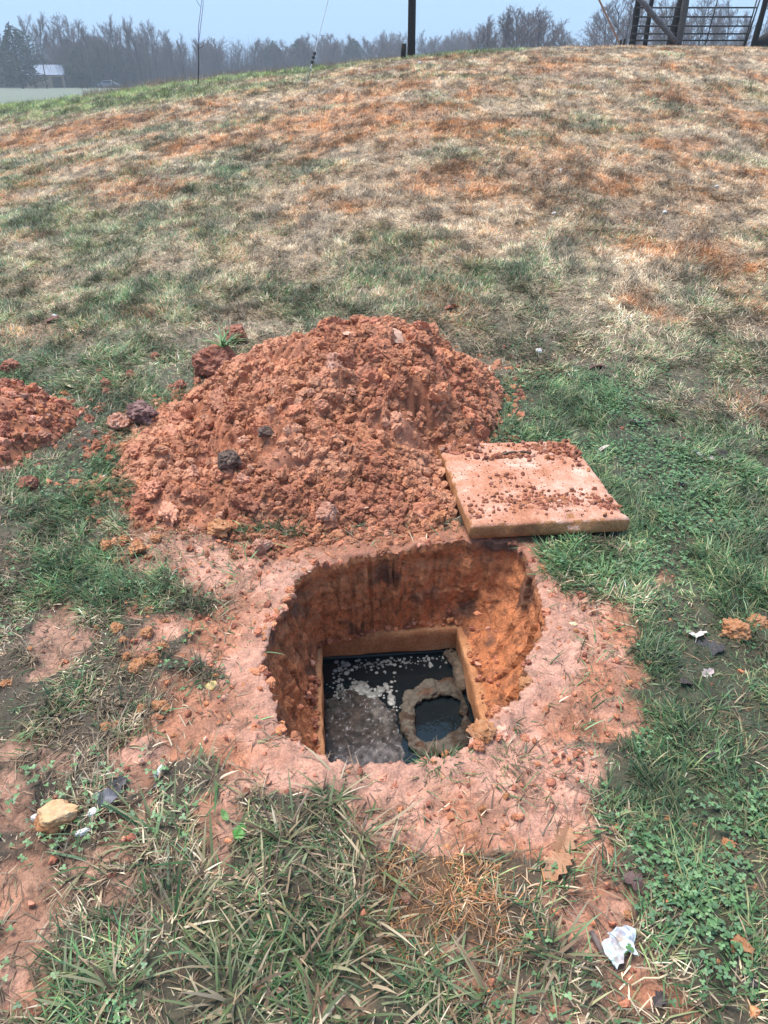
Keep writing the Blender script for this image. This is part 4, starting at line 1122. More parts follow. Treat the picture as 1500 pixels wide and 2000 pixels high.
def turf(name, y0, y1, scale_n, Lr, wr, lean, segs, label, keep_bare=.08):
    # blades per square metre fall off with distance, as far as the eye can still tell them apart
    ys = np.linspace(y0, y1, 400); D = 34000 * np.minimum(1, (2.0 / ys) ** 1.45) * scale_n * np.interp(ys, [.4, 1.3, 2.2], [.36, .5, 1])
    wd = 2 * (.45 * ys + 1.0); cdf = np.cumsum(D * wd); n_try = int(np.trapezoid(D * wd, ys)) if hasattr(np, 'trapezoid') else int(np.trapz(D * wd, ys)); cdf = cdf / cdf[-1]
    yy = np.interp(RNG.random(n_try), cdf, ys) + RNG.uniform(-.5, .5, n_try) * (ys[1] - ys[0])
    xx = RNG.uniform(-1, 1, n_try) * (.45 * yy + 1.0)
    k = ~excluded(xx, yy); xx, yy = xx[k], yy[k]
    bare, green, orange, dark, crest = fields(xx, yy)
    fq = 11 / (1 + yy * .10)
    clump = fbm2(xx * fq, yy * fq * .8, 287, 3)
    p = np.clip((1 - bare) * (.35 + .3 * smooth(3, 6, yy) + 1.2 * smooth(.36, .58, clump)) * (1 - .3 * dark), keep_bare, 1)
    k = RNG.random(len(xx)) < p
    xx, yy, bare, green, orange, dark, crest, clump = [a_[k] for a_ in (xx, yy, bare, green, orange, dark, crest, clump)]
    col, kind = pick_cols(xx, yy, bare, green, orange, dark, crest)
    n = len(xx); z = ground_z(xx, yy)
    fb = 7 / (1 + yy * .08)
    patch = fbm2(xx * fb + 40, yy * fb * .8, 289, 3)
    fine_ = fbm2(xx * fb * 3.1 + 11, yy * fb * 2.4, 283, 2)
    col = col * ((.72 + .5 * smooth(.34, .66, patch)) * (.55 + .9 * smooth(.3, .7, fine_)))[:, None]
    Ln = RNG.uniform(*Lr, n) * (.8 + .3 * (kind == 0)) * (1 + .8 * np.clip(crest, 0, 1)) * np.interp(yy, [1, 4, 9, 30], [1, 1.15, 1.4, 2.2]) * (.6 + .8 * smooth(.35, .6, clump))
    w = RNG.uniform(*wr, n) * np.interp(yy, [1, 4, 9, 16, 30], [1, 1.2, 1.7, 2.6, 4.0])
    flow = fbm2(xx * 1.7, yy * 1.7, 293, 2) * 12
    az = flow + RNG.normal(0, 1.3, n)
    l0 = RNG.uniform(lean[0], lean[1], n); l1 = l0 + RNG.uniform(.2, .8, n)
    flat_ = (kind == 3) | (RNG.random(n) < .25); l0[flat_] = RNG.uniform(1.15, 1.5, flat_.sum()); l1[flat_] = RNG.uniform(1.35, 1.62, flat_.sum())
    o = link(name, blade_mesh(name, xx, yy, z + .002, az, Ln, w, l0, np.minimum(l1, 1.7), col, segs), M_grass)
    print(name, n)
    return tag(o, label, 'grass', kind='stuff')

turf('grass', .45, 5.0, 1.0, (.022, .060), (.0018, .0042), (.5, 1.3), 3, 'short mixed green and straw turf around the pit and the heaps', .06)
turf('grass', 5.0, 13, 1.7, (.024, .055), (.0020, .0042), (.4, 1.25), 2, 'patchy straw, rust and green turf on the middle of the slope')
turf('grass', 13, 36, 1.3, (.024, .055), (.0022, .0045), (.35, 1.15), 2, 'dry straw turf with rusty patches on the upper slope and crest')

# long broad blades and tussocks close to the camera
def tussocks(name, spots, label):
    X_, Y_, A_, L_, W_, l0_, l1_, C_ = [], [], [], [], [], [], [], []
    for (u, v, spread, nb_, Lm, wm, pal, upr) in spots:
        cx_, cy_ = at(u, v); sp = spread * mpp(u, v)
        for _ in range(nb_):
            a = random.uniform(0, 2 * math.pi); r_ = sp * abs(random.gauss(0, .55))
            x, y = cx_ + r_ * math.cos(a), cy_ + r_ * math.sin(a)
            X_.append(x); Y_.append(y); A_.append(a + random.gauss(0, .9)); L_.append(Lm * random.uniform(.5, 1.25)); W_.append(wm * random.uniform(.6, 1.2))
            l_ = random.uniform(upr * .3, upr); l0_.append(l_); l1_.append(l_ + random.uniform(.3, .9))
            p = PAL[pal if random.random() > (.42 if pal == 'pale' else .25) else random.choice(['straw', 'dead', 'dead', 'green'])]; C_.append(p[random.randrange(len(p))] * random.uniform(.6, 1.15))
    X_, Y_ = np.array(X_), np.array(Y_); k = ~excluded(X_, Y_)
    f = lambda a: np.array(a)[k]
    o = link(name, blade_mesh(name, X_[k], Y_[k], ground_z(X_[k], Y_[k]), f(A_), f(L_), f(W_), f(l0_), np.minimum(f(l1_), 1.7), f(C_), 3), M_grass)
    tag(o, label, 'grass', kind='stuff')
sp = []
for (u, v, s, nb_) in [(450,1950,90,160),(230,1930,60,80),(620,1900,120,150),(560,1650,80,110),(640,1560,50,60),(700,1640,70,70),(520,1760,100,110),(700,1790,120,130),(850,1900,90,90),(340,1800,80,80),(1070,1860,45,60),
                       (420,1520,50,40),(300,1620,80,80),(180,1690,60,40),(960,1960,70,60),(620,1990,160,150),(120,1990,60,50),(740,1700,60,60),(400,1700,60,50),(560,1850,90,100)]:
    sp.append((u, v, s, int(nb_ * .50), .115, .0062, 'pale', 1.42))
for (u, v, s, nb_) in [(1180,1120,50,110),(1120,1150,40,50),(1400,1050,70,110),(1450,1480,90,120),(1400,1380,70,70),(1200,1560,60,60),(1300,1200,60,60),(1130,780,90,180),(1060,820,60,90),(1220,880,60,70),(140,1130,90,160),(220,1110,60,80),(130,985,60,120),(200,960,40,70),(60,1090,50,70),
                       (1340,1480,80,80),(1480,1560,60,70),(870,1490,40,90),(1000,1480,50,40),(160,1370,50,40),(250,1440,60,40),(1290,860,60,60),(1440,850,50,60),(1330,1000,60,60),(850,1492,30,60)]:
    sp.append((u, v, s, int(nb_ * .8), .065, .0040, 'green', 1.25))
for (u, v, s, nb_) in [(560,575,60,60),(710,530,70,80),(830,545,60,70),(700,610,90,50),(540,550,50,40),(980,525,50,60),(430,705,30,30),(250,690,60,60),(1180,255,60,80),(60,430,70,90)]:
    sp.append((u, v, s, nb_, .09, .006, 'green', .9))
for (u, v, s, nb_) in [(880,1760,110,330),(960,1820,80,120),(800,1700,50,60),(300,1370,120,160),(250,1280,100,140),(380,1300,80,100),(700,1180,40,0),(800,1850,80,100),(420,1170,70,90),(900,1520,60,30),(150,1560,100,120)]:
    sp.append((u, v, s, nb_, .06, .0022, 'dead' if u < 500 else 'rust', 1.5))
for (u, v, s, nb_) in [(1480,800,40,80),(1280,600,30,90),(1410,515,40,90),(1290,490,50,80),(880,590,60,160),(280,610,50,80),(1240,375,40,60),(1490,610,30,80),(1000,640,60,50),(550,660,40,20),(760,660,50,30)]:
    sp.append((u, v, s, nb_, .075, .0035, 'rust' if v < 560 and u > 1000 else 'straw', .9))
tussocks('tall_grass', sp, 'longer broad grass blades and tussocks standing around the pit')
# tuft growing on the turned sod, part of that clump
X_ = np.array([random.gauss(0, .12) for _ in range(26)]); Y_ = np.array([random.gauss(0, .12) for _ in range(26)])
cc_ = PAL['green'][RNG.integers(0, 6, 26)] * 1.4
tm = blade_mesh('grass_tuft', X_ + .25, Y_, np.full(26, .62), RNG.uniform(0, 6.28, 26), RNG.uniform(.7, 1.3, 26), RNG.uniform(.06, .09, 26), RNG.uniform(.4, 1.1, 26), RNG.uniform(1.2, 1.9, 26), cc_, 3)
link('grass_tuft', tm, M_grass, sod)

n_ = 40000; xx = RNG.uniform(-1.9, 1.6, n_); yy = RNG.uniform(.6, 3.0, n_); b_, g_, o_, d_2, c_2 = fields(xx, yy)
lit = fbm2(xx * 4, yy * 4, 361, 3)
k = (RNG.random(n_) < (.16 + .84 * smooth(.46, .60, lit)) * (1.0 - .55 * b_) * (.35 + .65 * np.maximum(smooth(.3, -.4, xx), smooth(1.5, 1.1, yy)))) & ~excluded(xx, yy); xx, yy = xx[k], yy[k]; n_ = len(xx)
cc_ = PAL['dead'][RNG.integers(0, 4, n_)] * RNG.uniform(.6, 1.5, (n_, 1))
o = link('dead_grass', blade_mesh('dead_grass', xx, yy, ground_z(xx, yy) + .006, RNG.uniform(0, 6.28, n_), RNG.uniform(.02, .075, n_), RNG.uniform(.0013, .0036, n_), RNG.uniform(1.25, 1.55, n_), RNG.uniform(1.45, 1.75, n_), cc_, 3), M_grass)
tag(o, 'brown dead grass stems matted over the clay beside the pit', 'dead grass', kind='stuff')

# clover and small weeds
def clover(name, n_try, label):
    yy = RNG.uniform(.5, 4.6, n_try); xx = RNG.uniform(-1, 1, n_try) * (.45 * yy + 1.0)
    bare, green, orange, dark, crest = fields(xx, yy)
    cl = fbm2(xx * 3.2 + 3, yy * 3.2, 301, 3)
    side = smooth(-.15, .55, xx) * .9 + .22 * smooth(-.2, -.7, xx)
    lw = .26 * smooth(-.30, -.6, xx) * smooth(2.1, 1.5, yy) * smooth(.46, .56, cl) * (1 - .8 * bare)
    k = (RNG.random(n_try) < np.maximum(lw, (1 - bare) * np.clip((green - .25) * side * smooth(.42, .62, cl) * 1.5, 0, 1))) & ~excluded(xx, yy)
    xx, yy = xx[k], yy[k]; n = len(xx); z = ground_z(xx, yy) + RNG.uniform(.010, .034, n)
    r = RNG.uniform(.0026, .0054, n); a0 = RNG.uniform(0, 6.28, n)
    V, T, C = [], [], []
    pal = np.array([[.10, .20, .075], [.14, .26, .10], [.075, .15, .06], [.20, .32, .15], [.13, .23, .12]])
    col = pal[RNG.integers(0, 5, n)] * RNG.uniform(.7, 1.2, n)[:, None]
    for l in range(3):
        al = a0 + l * 2.094; dx, dy = np.cos(al), np.sin(al); tl = RNG.uniform(-.35, .25, n)
        for kk in range(7):
            if kk == 0: lx_, ly_ = 0 * r, 0 * r
            else:
                f = (kk - 1) / 5 * 2 * math.pi * .84 + math.pi * 1.16
                lx_, ly_ = r * (1 + .95 * math.cos(f)), r * .85 * math.sin(f)
            V.append(np.stack([xx + dx * lx_ - dy * ly_, yy + dy * lx_ + dx * ly_, z + lx_ * tl], -1))
    V = np.stack(V, 1).reshape(-1, 3)
    base = np.arange(n)[:, None, None] * 21
    tri = np.concatenate([np.array([[l * 7, l * 7 + k_, l * 7 + k_ + 1] for k_ in range(1, 6)]) for l in range(3)])
    T = (base + tri[None]).reshape(-1, 3)
    o = link(name, mesh_np(name, V, None, T, np.repeat(col, 21, 0), True), M_grass)
    tag(o, label, 'clover', kind='stuff')
clover('clover', 95000, 'low clover leaves mixed in the turf right of the pit')

# small litter of clay crumbs trodden over the clay
g = Geo(); n_ = 38000
xx = RNG.uniform(-1.9, 1.9, n_); yy = RNG.uniform(.6, 3.4, n_); b_ = fields(xx, yy)[0]
dd = np.hypot(xx - PC[0], yy - PC[1])
k = (RNG.random(n_) < (.03 + .5 * b_ * smooth(1.3, .4, dd))) & ~excluded(xx, yy); xx, yy = xx[k], yy[k]
s_ = .0018 + .012 * RNG.random(len(xx)) ** 4
scatter_lumps(g, np.stack([xx, yy, ground_z(xx, yy) + s_ * .4], -1), s_, clod_cols(len(xx)) * 1.1, LUMP1)
n_ = 420; a_ = RNG.uniform(-math.pi, math.pi, n_); r_ = rim_r(a_) + RNG.normal(.012, .022, n_); r_ = np.maximum(r_, rim_r(a_) - .004)
k = RNG.random(n_) < .25 + .9 * smooth(.45, .65, fbm2(np.cos(a_) * 6, np.sin(a_) * 6, 351, 3)); a_, r_ = a_[k], r_[k]
xx, yy = PC[0] + r_ * np.cos(a_), PC[1] + r_ * np.sin(a_); s_ = .003 + .018 * RNG.random(len(xx)) ** 3
scatter_lumps(g, np.stack([xx, yy, ground_z(xx, yy) + .006 + s_ * .3], -1), s_, clod_cols(len(xx)) * 1.1, LUMP2)
n_ = 420; a_ = RNG.uniform(-math.pi, math.pi, n_); rb_ = np.minimum(rect_r(a_, OPEN_W / 2 + .02, OPEN_L / 2 + .02), rim_r(a_) - .01); r_ = rb_ + RNG.random(n_) ** 2 * np.maximum(rim_r(a_) - rb_, .01) * .35
s_ = .003 + .014 * RNG.random(n_) ** 3
scatter_lumps(g, np.stack([PC[0] + r_ * np.cos(a_), PC[1] + r_ * np.sin(a_), RISER_Z + .004 + (r_ - rb_) * 2.2 + s_ * .3], -1), s_, clod_cols(n_), LUMP2)
tag(g.build('clay_crumbs', M_clay), 'fine clay crumbs trodden over the ground around the pit', 'clay crumbs', kind='stuff')

# ------------------------------------------------------------------ pole, stub, guy wires, sapling
C_pole = np.array([.012, .008, .007])
px_, py_, pz_ = at_y(803, 27.0)
TOPZ = pz_ + 9.5
g = Geo(); zs = np.linspace(pz_ - .3, TOPZ, 16)
g.tube(np.stack([px_ + 0 * zs, py_ + 0 * zs, zs], -1), np.linspace(.125, .10, 16), 14, C_pole, wob=.05)
tag(g.build('utility_pole', M_wood, None, True), 'tall dark wooden utility pole standing on the crest of the slope', 'utility pole')
sx, sy, sz = at_y(787, 26.3)
g = Geo(); g.tube([(sx, sy, sz - .2), (sx + .01, sy, sz + .2), (sx + .03, sy, sz + .42)], [.085, .08, .07], 10, C_pole * .8, wob=.12)
tag(g.build('wooden_stub', M_wood, None, True), 'short dark wooden stub right beside the utility pole', 'post')

def guy(uA, vA, u2, v2, yA=None):
    """anchor point on the ground; the wire runs to the pole at the height that matches its picture slope"""
    if yA is None: x, y = at(uA, vA); z = float(terrain(x, y))
    else: x, y, z = at_y(uA, yA)
    best = None
    for zt_ in np.linspace(pz_ + 3, TOPZ - .2, 60):
        a_ = np.array(proj(x, y, z)); b2 = []
        t_ = np.linspace(.02, .9, 120)
        P = np.array([x, y, z])[None] * (1 - t_[:, None]) + np.array([px_, py_, zt_])[None] * t_[:, None]
        uu, vv = proj(P[:, 0], P[:, 1], P[:, 2]); e_ = np.min(np.hypot(uu - u2, vv - v2))
        if best is None or e_ < best[0]: best = (e_, zt_)
    return np.array([x, y, z]), np.array([px_, py_, best[1]]), best[0]
gw = empty('guy_wire'); A1, B1, e1 = guy(598, 168, 640, 0)
gw.location = A1; tag(gw, 'grey guy wire rising from the slope left of the utility pole', 'guy wire')
def rel(t, A, B): return (B - A) * t
g = Geo(); g.tube([rel(0, A1, B1), rel(.5, A1, B1), rel(1, A1, B1)], .011, 6, (.30, .33, .38)); g.build('cable', M_metal, gw)
Lw = np.linalg.norm(B1 - A1)
g = Geo(); g.tube([rel(-.02, A1, B1), rel(.45 / Lw, A1, B1)], .014, 6, (.05, .045, .04)); g.build('anchor_rod', M_metal, gw)
g = Geo()
for o_ in (.62, .74, .84): g.tube([rel((o_ - .05) / Lw, A1, B1), rel((o_) / Lw, A1, B1), rel((o_ + .05) / Lw, A1, B1)], [.018, .045, .02], 8, (.03, .03, .03))
g.build('clamp', M_metal, gw)
print('guy error', e1)
bestg = None
for yA in np.linspace(21, 29, 33):
    A_, B_, e_ = guy(1214, 82, 1172, 0, yA)
    if bestg is None or e_ < bestg[2]: bestg = (A_, B_, e_)
A2, B2, e2 = bestg; print('guy2', A2, B2, e2)
gw2 = empty('guy_wire', A2); tag(gw2, 'guy wire with a rusty brown guard rod slanting down left of the farm gate', 'guy wire')
Lw = np.linalg.norm(B2 - A2)
g = Geo(); g.tube([rel(0, A2, B2), rel(.5, A2, B2), rel(1, A2, B2)], .010, 6, (.30, .33, .38)); g.build('cable', M_metal, gw2)
g = Geo(); g.tube([rel(.1 / Lw, A2, B2), rel(1.75 / Lw, A2, B2)], .026, 8, (.30, .15, .08)); g.build('guard', M_metal, gw2)
g = Geo(); 
g.tube([(-.05, 0, -.1), (-.05, 0, .2)], .035, 7, (.03, .025, .02), wob=.2); g.tube([(.06, .02, -.1), (.07, .02, .22)], .035, 7, (.03, .025, .02), wob=.2); g.build('anchor_peg', M_wood, gw2)

x, y = at(386, 168); z = float(terrain(x, y))
k = float((y * _cp - (z - CAMZ) * _sp) / FPX)
def up(u, v):                      # a point above the sapling's foot, at the same depth
    d = ray(u, v); t = y / d[1]; return np.array([d[0] * t - x, 0, CAMZ + d[2] * t - z])
sap = empty('sapling', (x, y, z)); tag(sap, 'thin bare sapling with two pale upright shoots standing alone on the slope', 'sapling')
g = Geo(); g.tube([up(386, 172), up(388, 140), up(388, 110), up(387, 84)], [.016, .018, .015, .012], 7, (.06, .045, .05), wob=.15); g.build('stem', M_bark, sap)
for P in ([(387, 86), (388, 50), (393, 10), (398, -30)], [(388, 84), (392, 50), (397, 8), (395, -40)]):
    g = Geo(); g.tube([up(*p) for p in P], [.012, .010, .009, .006], 6, (.34, .34, .50)); g.build('shoot', M_bark, sap)
for P in ([(387, 90), (380, 88), (383, 84)], [(388, 95), (394, 92), (399, 88)], [(393, 15), (386, 5), (382, -5)]): g = Geo(); g.tube([up(*p) for p in P], .006, 5, (.10, .09, .10)); g.build('twig', M_bark, sap)

# ------------------------------------------------------------------ farm gate, its posts and brace
def up_at(u, v, yy):
    d = ray(u, v); t = yy / d[1]; return np.array([d[0] * t, yy, CAMZ + d[2] * t])
YG = 27.0
C_post = np.array([.010, .008, .008])
def post(u0, v0, u1, v1, y0_, r0, r1, label, col=C_post, name='fence_post', tree=False):
    a_ = np.array(at_y(u0, y0_)); b2 = up_at(u1, v1, y0_ + .02); b2 = a_ + (b2 - a_) * 1.25
    g = Geo(); s = np.linspace(0, 1, 9)[:, None]; P = a_ * (1 - s) + b2 * s; P[0, 2] -= .25
    rr_ = r0 + (r1 - r0) * s[:, 0]; rr_ = rr_ * (1 + (noise2(s[:, 0] * 6 + u0, s[:, 0] * 0, 311) - .5) * .25)
    g.tube(P - a_, rr_, 12, col, wob=.10)
    o = g.build(name, M_wood, None, True, loc=tuple(a_)); return tag(o, label, 'fence post')
post(1234, 82, 1247, 0, YG + .1, .10, .085, 'dark wooden post at the left end of the farm gate')
post(1258, 80, 1273, 0, YG + 1.2, .085, .075, 'thin dark wooden post standing behind the gate rails')
post(1311, 88, 1334, 0, YG + .25, .20, .14, 'thick dark wooden post in the middle of the gate', C_post * .8)
post(1324, 88, 1340, 0, YG - .15, .11, .10, 'weathered grey brown post leaning against the thick middle post', np.array([.075, .068, .066]))
post(1470, 92, 1496, 0, YG + .1, .095, .085, 'dark wooden post at the right end of the farm gate')
a_ = up_at(1248, -4, YG - .25); b2 = up_at(1322, 84, YG - .3)
g = Geo(); s = np.linspace(0, 1, 7)[:, None]; g.tube((b2 - a_) * s, np.linspace(.085, .075, 7), 10, (.10, .095, .10), wob=.12)
tag(g.build('brace_pole', M_wood, None, True, loc=tuple(a_)), 'grey diagonal wooden brace running down across the left part of the gate', 'brace')
gate = empty('farm_gate', tuple(at_y(1320, YG))); tag(gate, 'dark tubular farm gate with horizontal rails closed between wooden posts', 'farm gate')
GP0 = np.array(gate.location)
def wpt(u, v, dy=0): return up_at(u, v, YG + dy) - GP0
for (va, vb, ua, ub) in [(-5, -5, 1246, 1490), (15, 15, 1244, 1478), (33, 33, 1240, 1470), (51, 51, 1236, 1464), (66, 66, 1234, 1459), (79, 79, 1230, 1456)]:
    g = Geo(); g.tube([wpt(ua, va), wpt((ua + ub) / 2, (va + vb) / 2), wpt(ub, vb)], .022, 8, (.010, .010, .011)); g.build('rail', M_metal, gate, True)
g = Geo(); g.tube([wpt(1330, 90), wpt(1452, 90)], .020, 8, (.010, .010, .011)); g.build('rail', M_metal, gate, True)
for (u0, v0, u1, v1, r_) in [(1377, 90, 1403, -6, .020), (1454, 92, 1486, -6, .024), (1448, 104, 1480, -6, .022)]:
    g = Geo(); g.tube([wpt(u0, v0, -.06), wpt(u1, v1, -.06)], r_, 8, (.010, .010, .011)); g.build('stile', M_metal, gate, True)
# old log lying beside the right post
lx0 = np.array(at_y(1468, YG + .3)); g = Geo()
s = np.linspace(0, 1, 12)[:, None]; g.tube(np.array([0, 0, .12]) + s * np.array([1.5, .3, .30]), np.interp(s[:, 0], [0, .15, .5, 1], [.09, .17, .24, .26]), 14, (.022, .018, .017), wob=.22)
tag(g.build('fallen_log', M_wood, None, True, loc=tuple(lx0)), 'dark fallen log lying beside the right end of the gate', 'log')
# loop of plaited wire fence strands running off beyond the gate is too faint in the picture to read

# ------------------------------------------------------------------ far woodland, barn, car
def bare_tree(seed, height, spread, dens=1.0, fork=.2):
    r = random.Random(seed); T, Cw = Geo(), Geo()
    c0 = np.array([.06, .045, .043]); c1 = np.array([.135, .094, .092])
    def grow(p, d, L_, rad, lev):
        n = 5 if lev == 0 else (4 if lev == 1 else 2)
        P = [p]; dd = d; wv = [.035, .09, .14, .18, .2][lev]
        for k in range(n):
            dd = dd + np.array([r.gauss(0, wv), r.gauss(0, wv), abs(r.gauss(.04, .05))]); dd /= np.linalg.norm(dd); P.append(P[-1] + dd * L_ / n)
        rr_ = np.linspace(rad, rad * (.35 if lev == 0 else .5), n + 1)
        (T if lev == 0 else Cw).tube(P, rr_, 7 if lev == 0 else (4 if lev == 1 else 3), (c0 if lev < 2 else c1) * r.uniform(.7, 1.3), cap=False)
        if lev >= 4: return
        kids = [int(13 * dens), 7, 5, 4][lev]
        for k in range(kids):
            t = (fork + (1 - fork) * (k + r.random()) / kids) if lev == 0 else (.2 + .8 * (k + r.random()) / kids)
            i_ = min(int(t * n), n - 1); q = P[i_] + (P[i_ + 1] - P[i_]) * (t * n - i_)
            a = r.uniform(0, 6.28); sp_ = r.uniform(.45, .95) * spread if lev < 2 else r.uniform(.4, .9)
            side = np.cross(dd, [math.cos(a), math.sin(a), .1]); side /= np.linalg.norm(side) + 1e-9
            nd = dd * math.cos(sp_) + side * math.sin(sp_); nd = nd + np.array([0, 0, .12]); nd /= np.linalg.norm(nd)
            if lev == 0: ll = height * r.uniform(.26, .40) * (1 - .55 * max(t - .35, 0) / .65)
            else: ll = L_ * r.uniform(.38, .60)
            grow(q, nd, ll, max(rad * (.42 - .2 * t) if lev == 0 else rad * .45, [.05, .028, .017, .012][lev]), lev + 1)
    grow(np.array([0., 0, -.3]), np.array([r.gauss(0, .03), r.gauss(0, .03), 1.]), height * .86, height * .013, 0)
    return (mesh_np('trunk', np.concatenate(T.v), np.concatenate(T.q), None, np.concatenate(T.c), True), mesh_np('crown', np.concatenate(Cw.v), np.concatenate(Cw.q), None, np.concatenate(Cw.c), True))
BT = [bare_tree(501, 10, .9), bare_tree(502, 10, .75, fork=.35), bare_tree(503, 10, 1.0, fork=.15), bare_tree(504, 10, .65, fork=.45), bare_tree(505, 10, .8, 1.2, fork=.08)]
def evergreen(seed):
    r = np.random.default_rng(seed); T = Geo(); T.tube([(0, 0, -.3), (0, 0, 3), (0, 0, 9)], [.2, .14, .04], 7, (.07, .055, .05))
    n = 4200; h = r.random(n) ** .9; ang = r.random(n) * 6.28
    Rm = 2.6 * np.sqrt(np.clip(1 - (h * 1.05 - .25) ** 2 * 1.6, 0, 1)) * (.35 + 1.2 * noise2(ang * 1.4 + seed, h * 6, seed)) + .1
    h = h * (.75 + .3 * noise2(ang * 2, h * 0, seed + 3))
    rad = Rm * r.random(n) ** .35
    P = np.stack([rad * np.cos(ang), rad * np.sin(ang), .8 + h * 8.8 - rad * .15], -1)
    d = np.stack([np.cos(ang), np.sin(ang), r.normal(-.1, .5, n)], -1) + r.normal(0, .4, (n, 3)); d /= np.linalg.norm(d, axis=1)[:, None]
    s = np.cross(d, r.normal(size=(n, 3))); s /= np.linalg.norm(s, axis=1)[:, None]
    L_ = r.uniform(.25, .55, n)[:, None]; W_ = r.uniform(.06, .14, n)[:, None]
    V = np.stack([P - s * W_, P + s * W_, P + d * L_], 1).reshape(-1, 3)
    C = np.repeat(np.array([.050, .075, .045]) * r.uniform(.5, 1.3, (n, 1)), 3, 0)
    return (mesh_np('trunk', np.concatenate(T.v), np.concatenate(T.q), np.concatenate(T.t), np.concatenate(T.c), True), mesh_np('crown', V, None, np.arange(3 * n).reshape(-1, 3), C))
EV = [evergreen(521), evergreen(522)]
def tree(protos, k, u, yy, v_top, label, group, name='bare_tree', cat='tree', wide=1.0):
    x, y, z = at_y(u, yy); d = ray(u, v_top); t = y / d[1]; h = CAMZ + d[2] * t - z
    s = max(h, 3) / HGT[id(protos[k][1])]
    o = empty(name, (x, y, z - .1), random.uniform(0, 6.28)); o.scale = (s * wide, s * wide, s)
    tag(o, label, cat, group)
    link('trunk', protos[k][0], M_bark, o); link('crown', protos[k][1], M_bark, o)
    return o
HGT = {}
for p in BT + EV:
    zz = np.empty(len(p[1].vertices) * 3, np.float32); p[1].vertices.foreach_get('co', zz); HGT[id(p[1])] = float(np.percentile(zz[2::3], 99.5))
rr = random.Random(77)
GT = 'bare trees of the wood on the left behind the barn'
for k, (u, vt) in enumerate([(5,62),(20,55),(70,35),(92,30),(118,48),(135,32),(152,38),(172,40),(190,50),(205,55),(222,52),(236,34),(252,60),(268,42),(280,40),(297,46),(312,44),(328,62),(345,66),(360,72)]):
    tree(BT, k % 5, u, rr.uniform(172, 200) if u not in (92, 172) else 165, vt - 8 + rr.uniform(-2, 4), 'tall bare grey tree in the wood at the left behind the barn', GT, wide=.85)
for k in range(46):
    u = rr.uniform(-30, 350); tree(BT, rr.randrange(5), u, rr.uniform(185, 235), rr.uniform(62, 92), 'tall bare grey tree in the wood at the left behind the barn', GT, wide=1.25)
GT2 = 'bare trees of the long wood behind the crest in the middle'
LT2 = 'bare grey tree in the long even wood behind the middle of the crest'
for k in range(74):
    u = rr.uniform(345, 960); vt = np.interp(u, [345, 450, 600, 760, 960], [80, 76, 72, 68, 62]) + rr.uniform(-8, 16)
    tree(BT, rr.randrange(5), u, rr.uniform(195, 260), vt, LT2, GT2, wide=1.15)
GT3 = 'bare trees standing closer behind the right part of the crest'
for (u, vt, yy) in [(925,38,125),(950,30,120),(975,14,112),(1000,12,110),(1022,16,114),(1045,12,110),(1066,36,118),(1088,48,124),(1012,22,130),(990,30,132),(1040,28,135)]:
    tree(BT, rr.randrange(5), u, yy, vt, 'spreading bare tree in the clump right of the utility pole', GT3, wide=1.2)
GT4 = 'bare trees behind the farm gate'
for (u, vt, yy) in [(1150,26,150),(1165,8,120),(1185,-10,100),(1205,-20,96),(1228,-10,105),(1290,-20,110),(1345,-10,110),(1370,10,120),(1410,-10,112),(1440,20,125),(1480,0,110),(1510,-20,110),(1260,20,130),(1320,20,130)]:
    tree(BT, rr.randrange(5), u, yy, vt, 'pale bare tree seen through and beside the farm gate', GT4, wide=1.05)
GT5 = 'low bare trees on the skyline between the clump and the gate'
for k in range(26):
    u = rr.uniform(1060, 1500); tree(BT, rr.randrange(5), u, rr.uniform(190, 240), rr.uniform(62, 82), 'low faint bare tree on the skyline behind the right half of the crest', GT5, wide=1.4)
GE = 'evergreens in the far wood'
for (u, vt, yy) in [(45,50,168),(205,74,188),(150,78,190),(250,88,190),(590,80,205),(690,80,210),(540,84,210),(160,100,168)]:
    tree(EV, rr.randrange(2), u, yy, vt, 'dark evergreen standing among the bare trees of the far wood', GE, 'evergreen_tree', 'tree', 1.3)
# undergrowth: a tangle of sticks filling the wood's lower half
n = 52000; r = np.random.default_rng(9)
uu = r.uniform(-60, 1560, n); yy = r.uniform(185, 250, n)
dep = yy * _cp + 4 * _sp; xx = (uu - 750) / FPX * dep
zz = terrain(xx, yy); h = np.where(uu < 960, r.uniform(2.0, 8.5, n), r.uniform(1.5, 5.5, n)) * (.55 + .9 * noise2(xx * .12, yy * .12, 331)); ang = r.normal(0, .22, (n, 2)); w_ = r.uniform(.03, .07, n)
top = np.stack([xx + ang[:, 0] * h, yy + ang[:, 1] * h, zz + h], -1); bot = np.stack([xx, yy, zz - .2], -1)
V = np.stack([bot + np.array([1, 0, 0]) * w_[:, None], bot + np.array([-.5, .87, 0]) * w_[:, None], bot + np.array([-.5, -.87, 0]) * w_[:, None], top], 1).reshape(-1, 3)
b_ = np.arange(n)[:, None, None] * 4; T = (b_ + np.array([[0, 1, 3], [1, 2, 3], [2, 0, 3]])[None]).reshape(-1, 3)
C = np.repeat(np.array([.12, .086, .085]) * r.uniform(.6, 1.4, (n, 1)), 4, 0)
tag(link('undergrowth', mesh_np('undergrowth', V, None, T, C), M_bark), 'tangle of bare saplings and brush filling the far wood', 'undergrowth', kind='stuff')
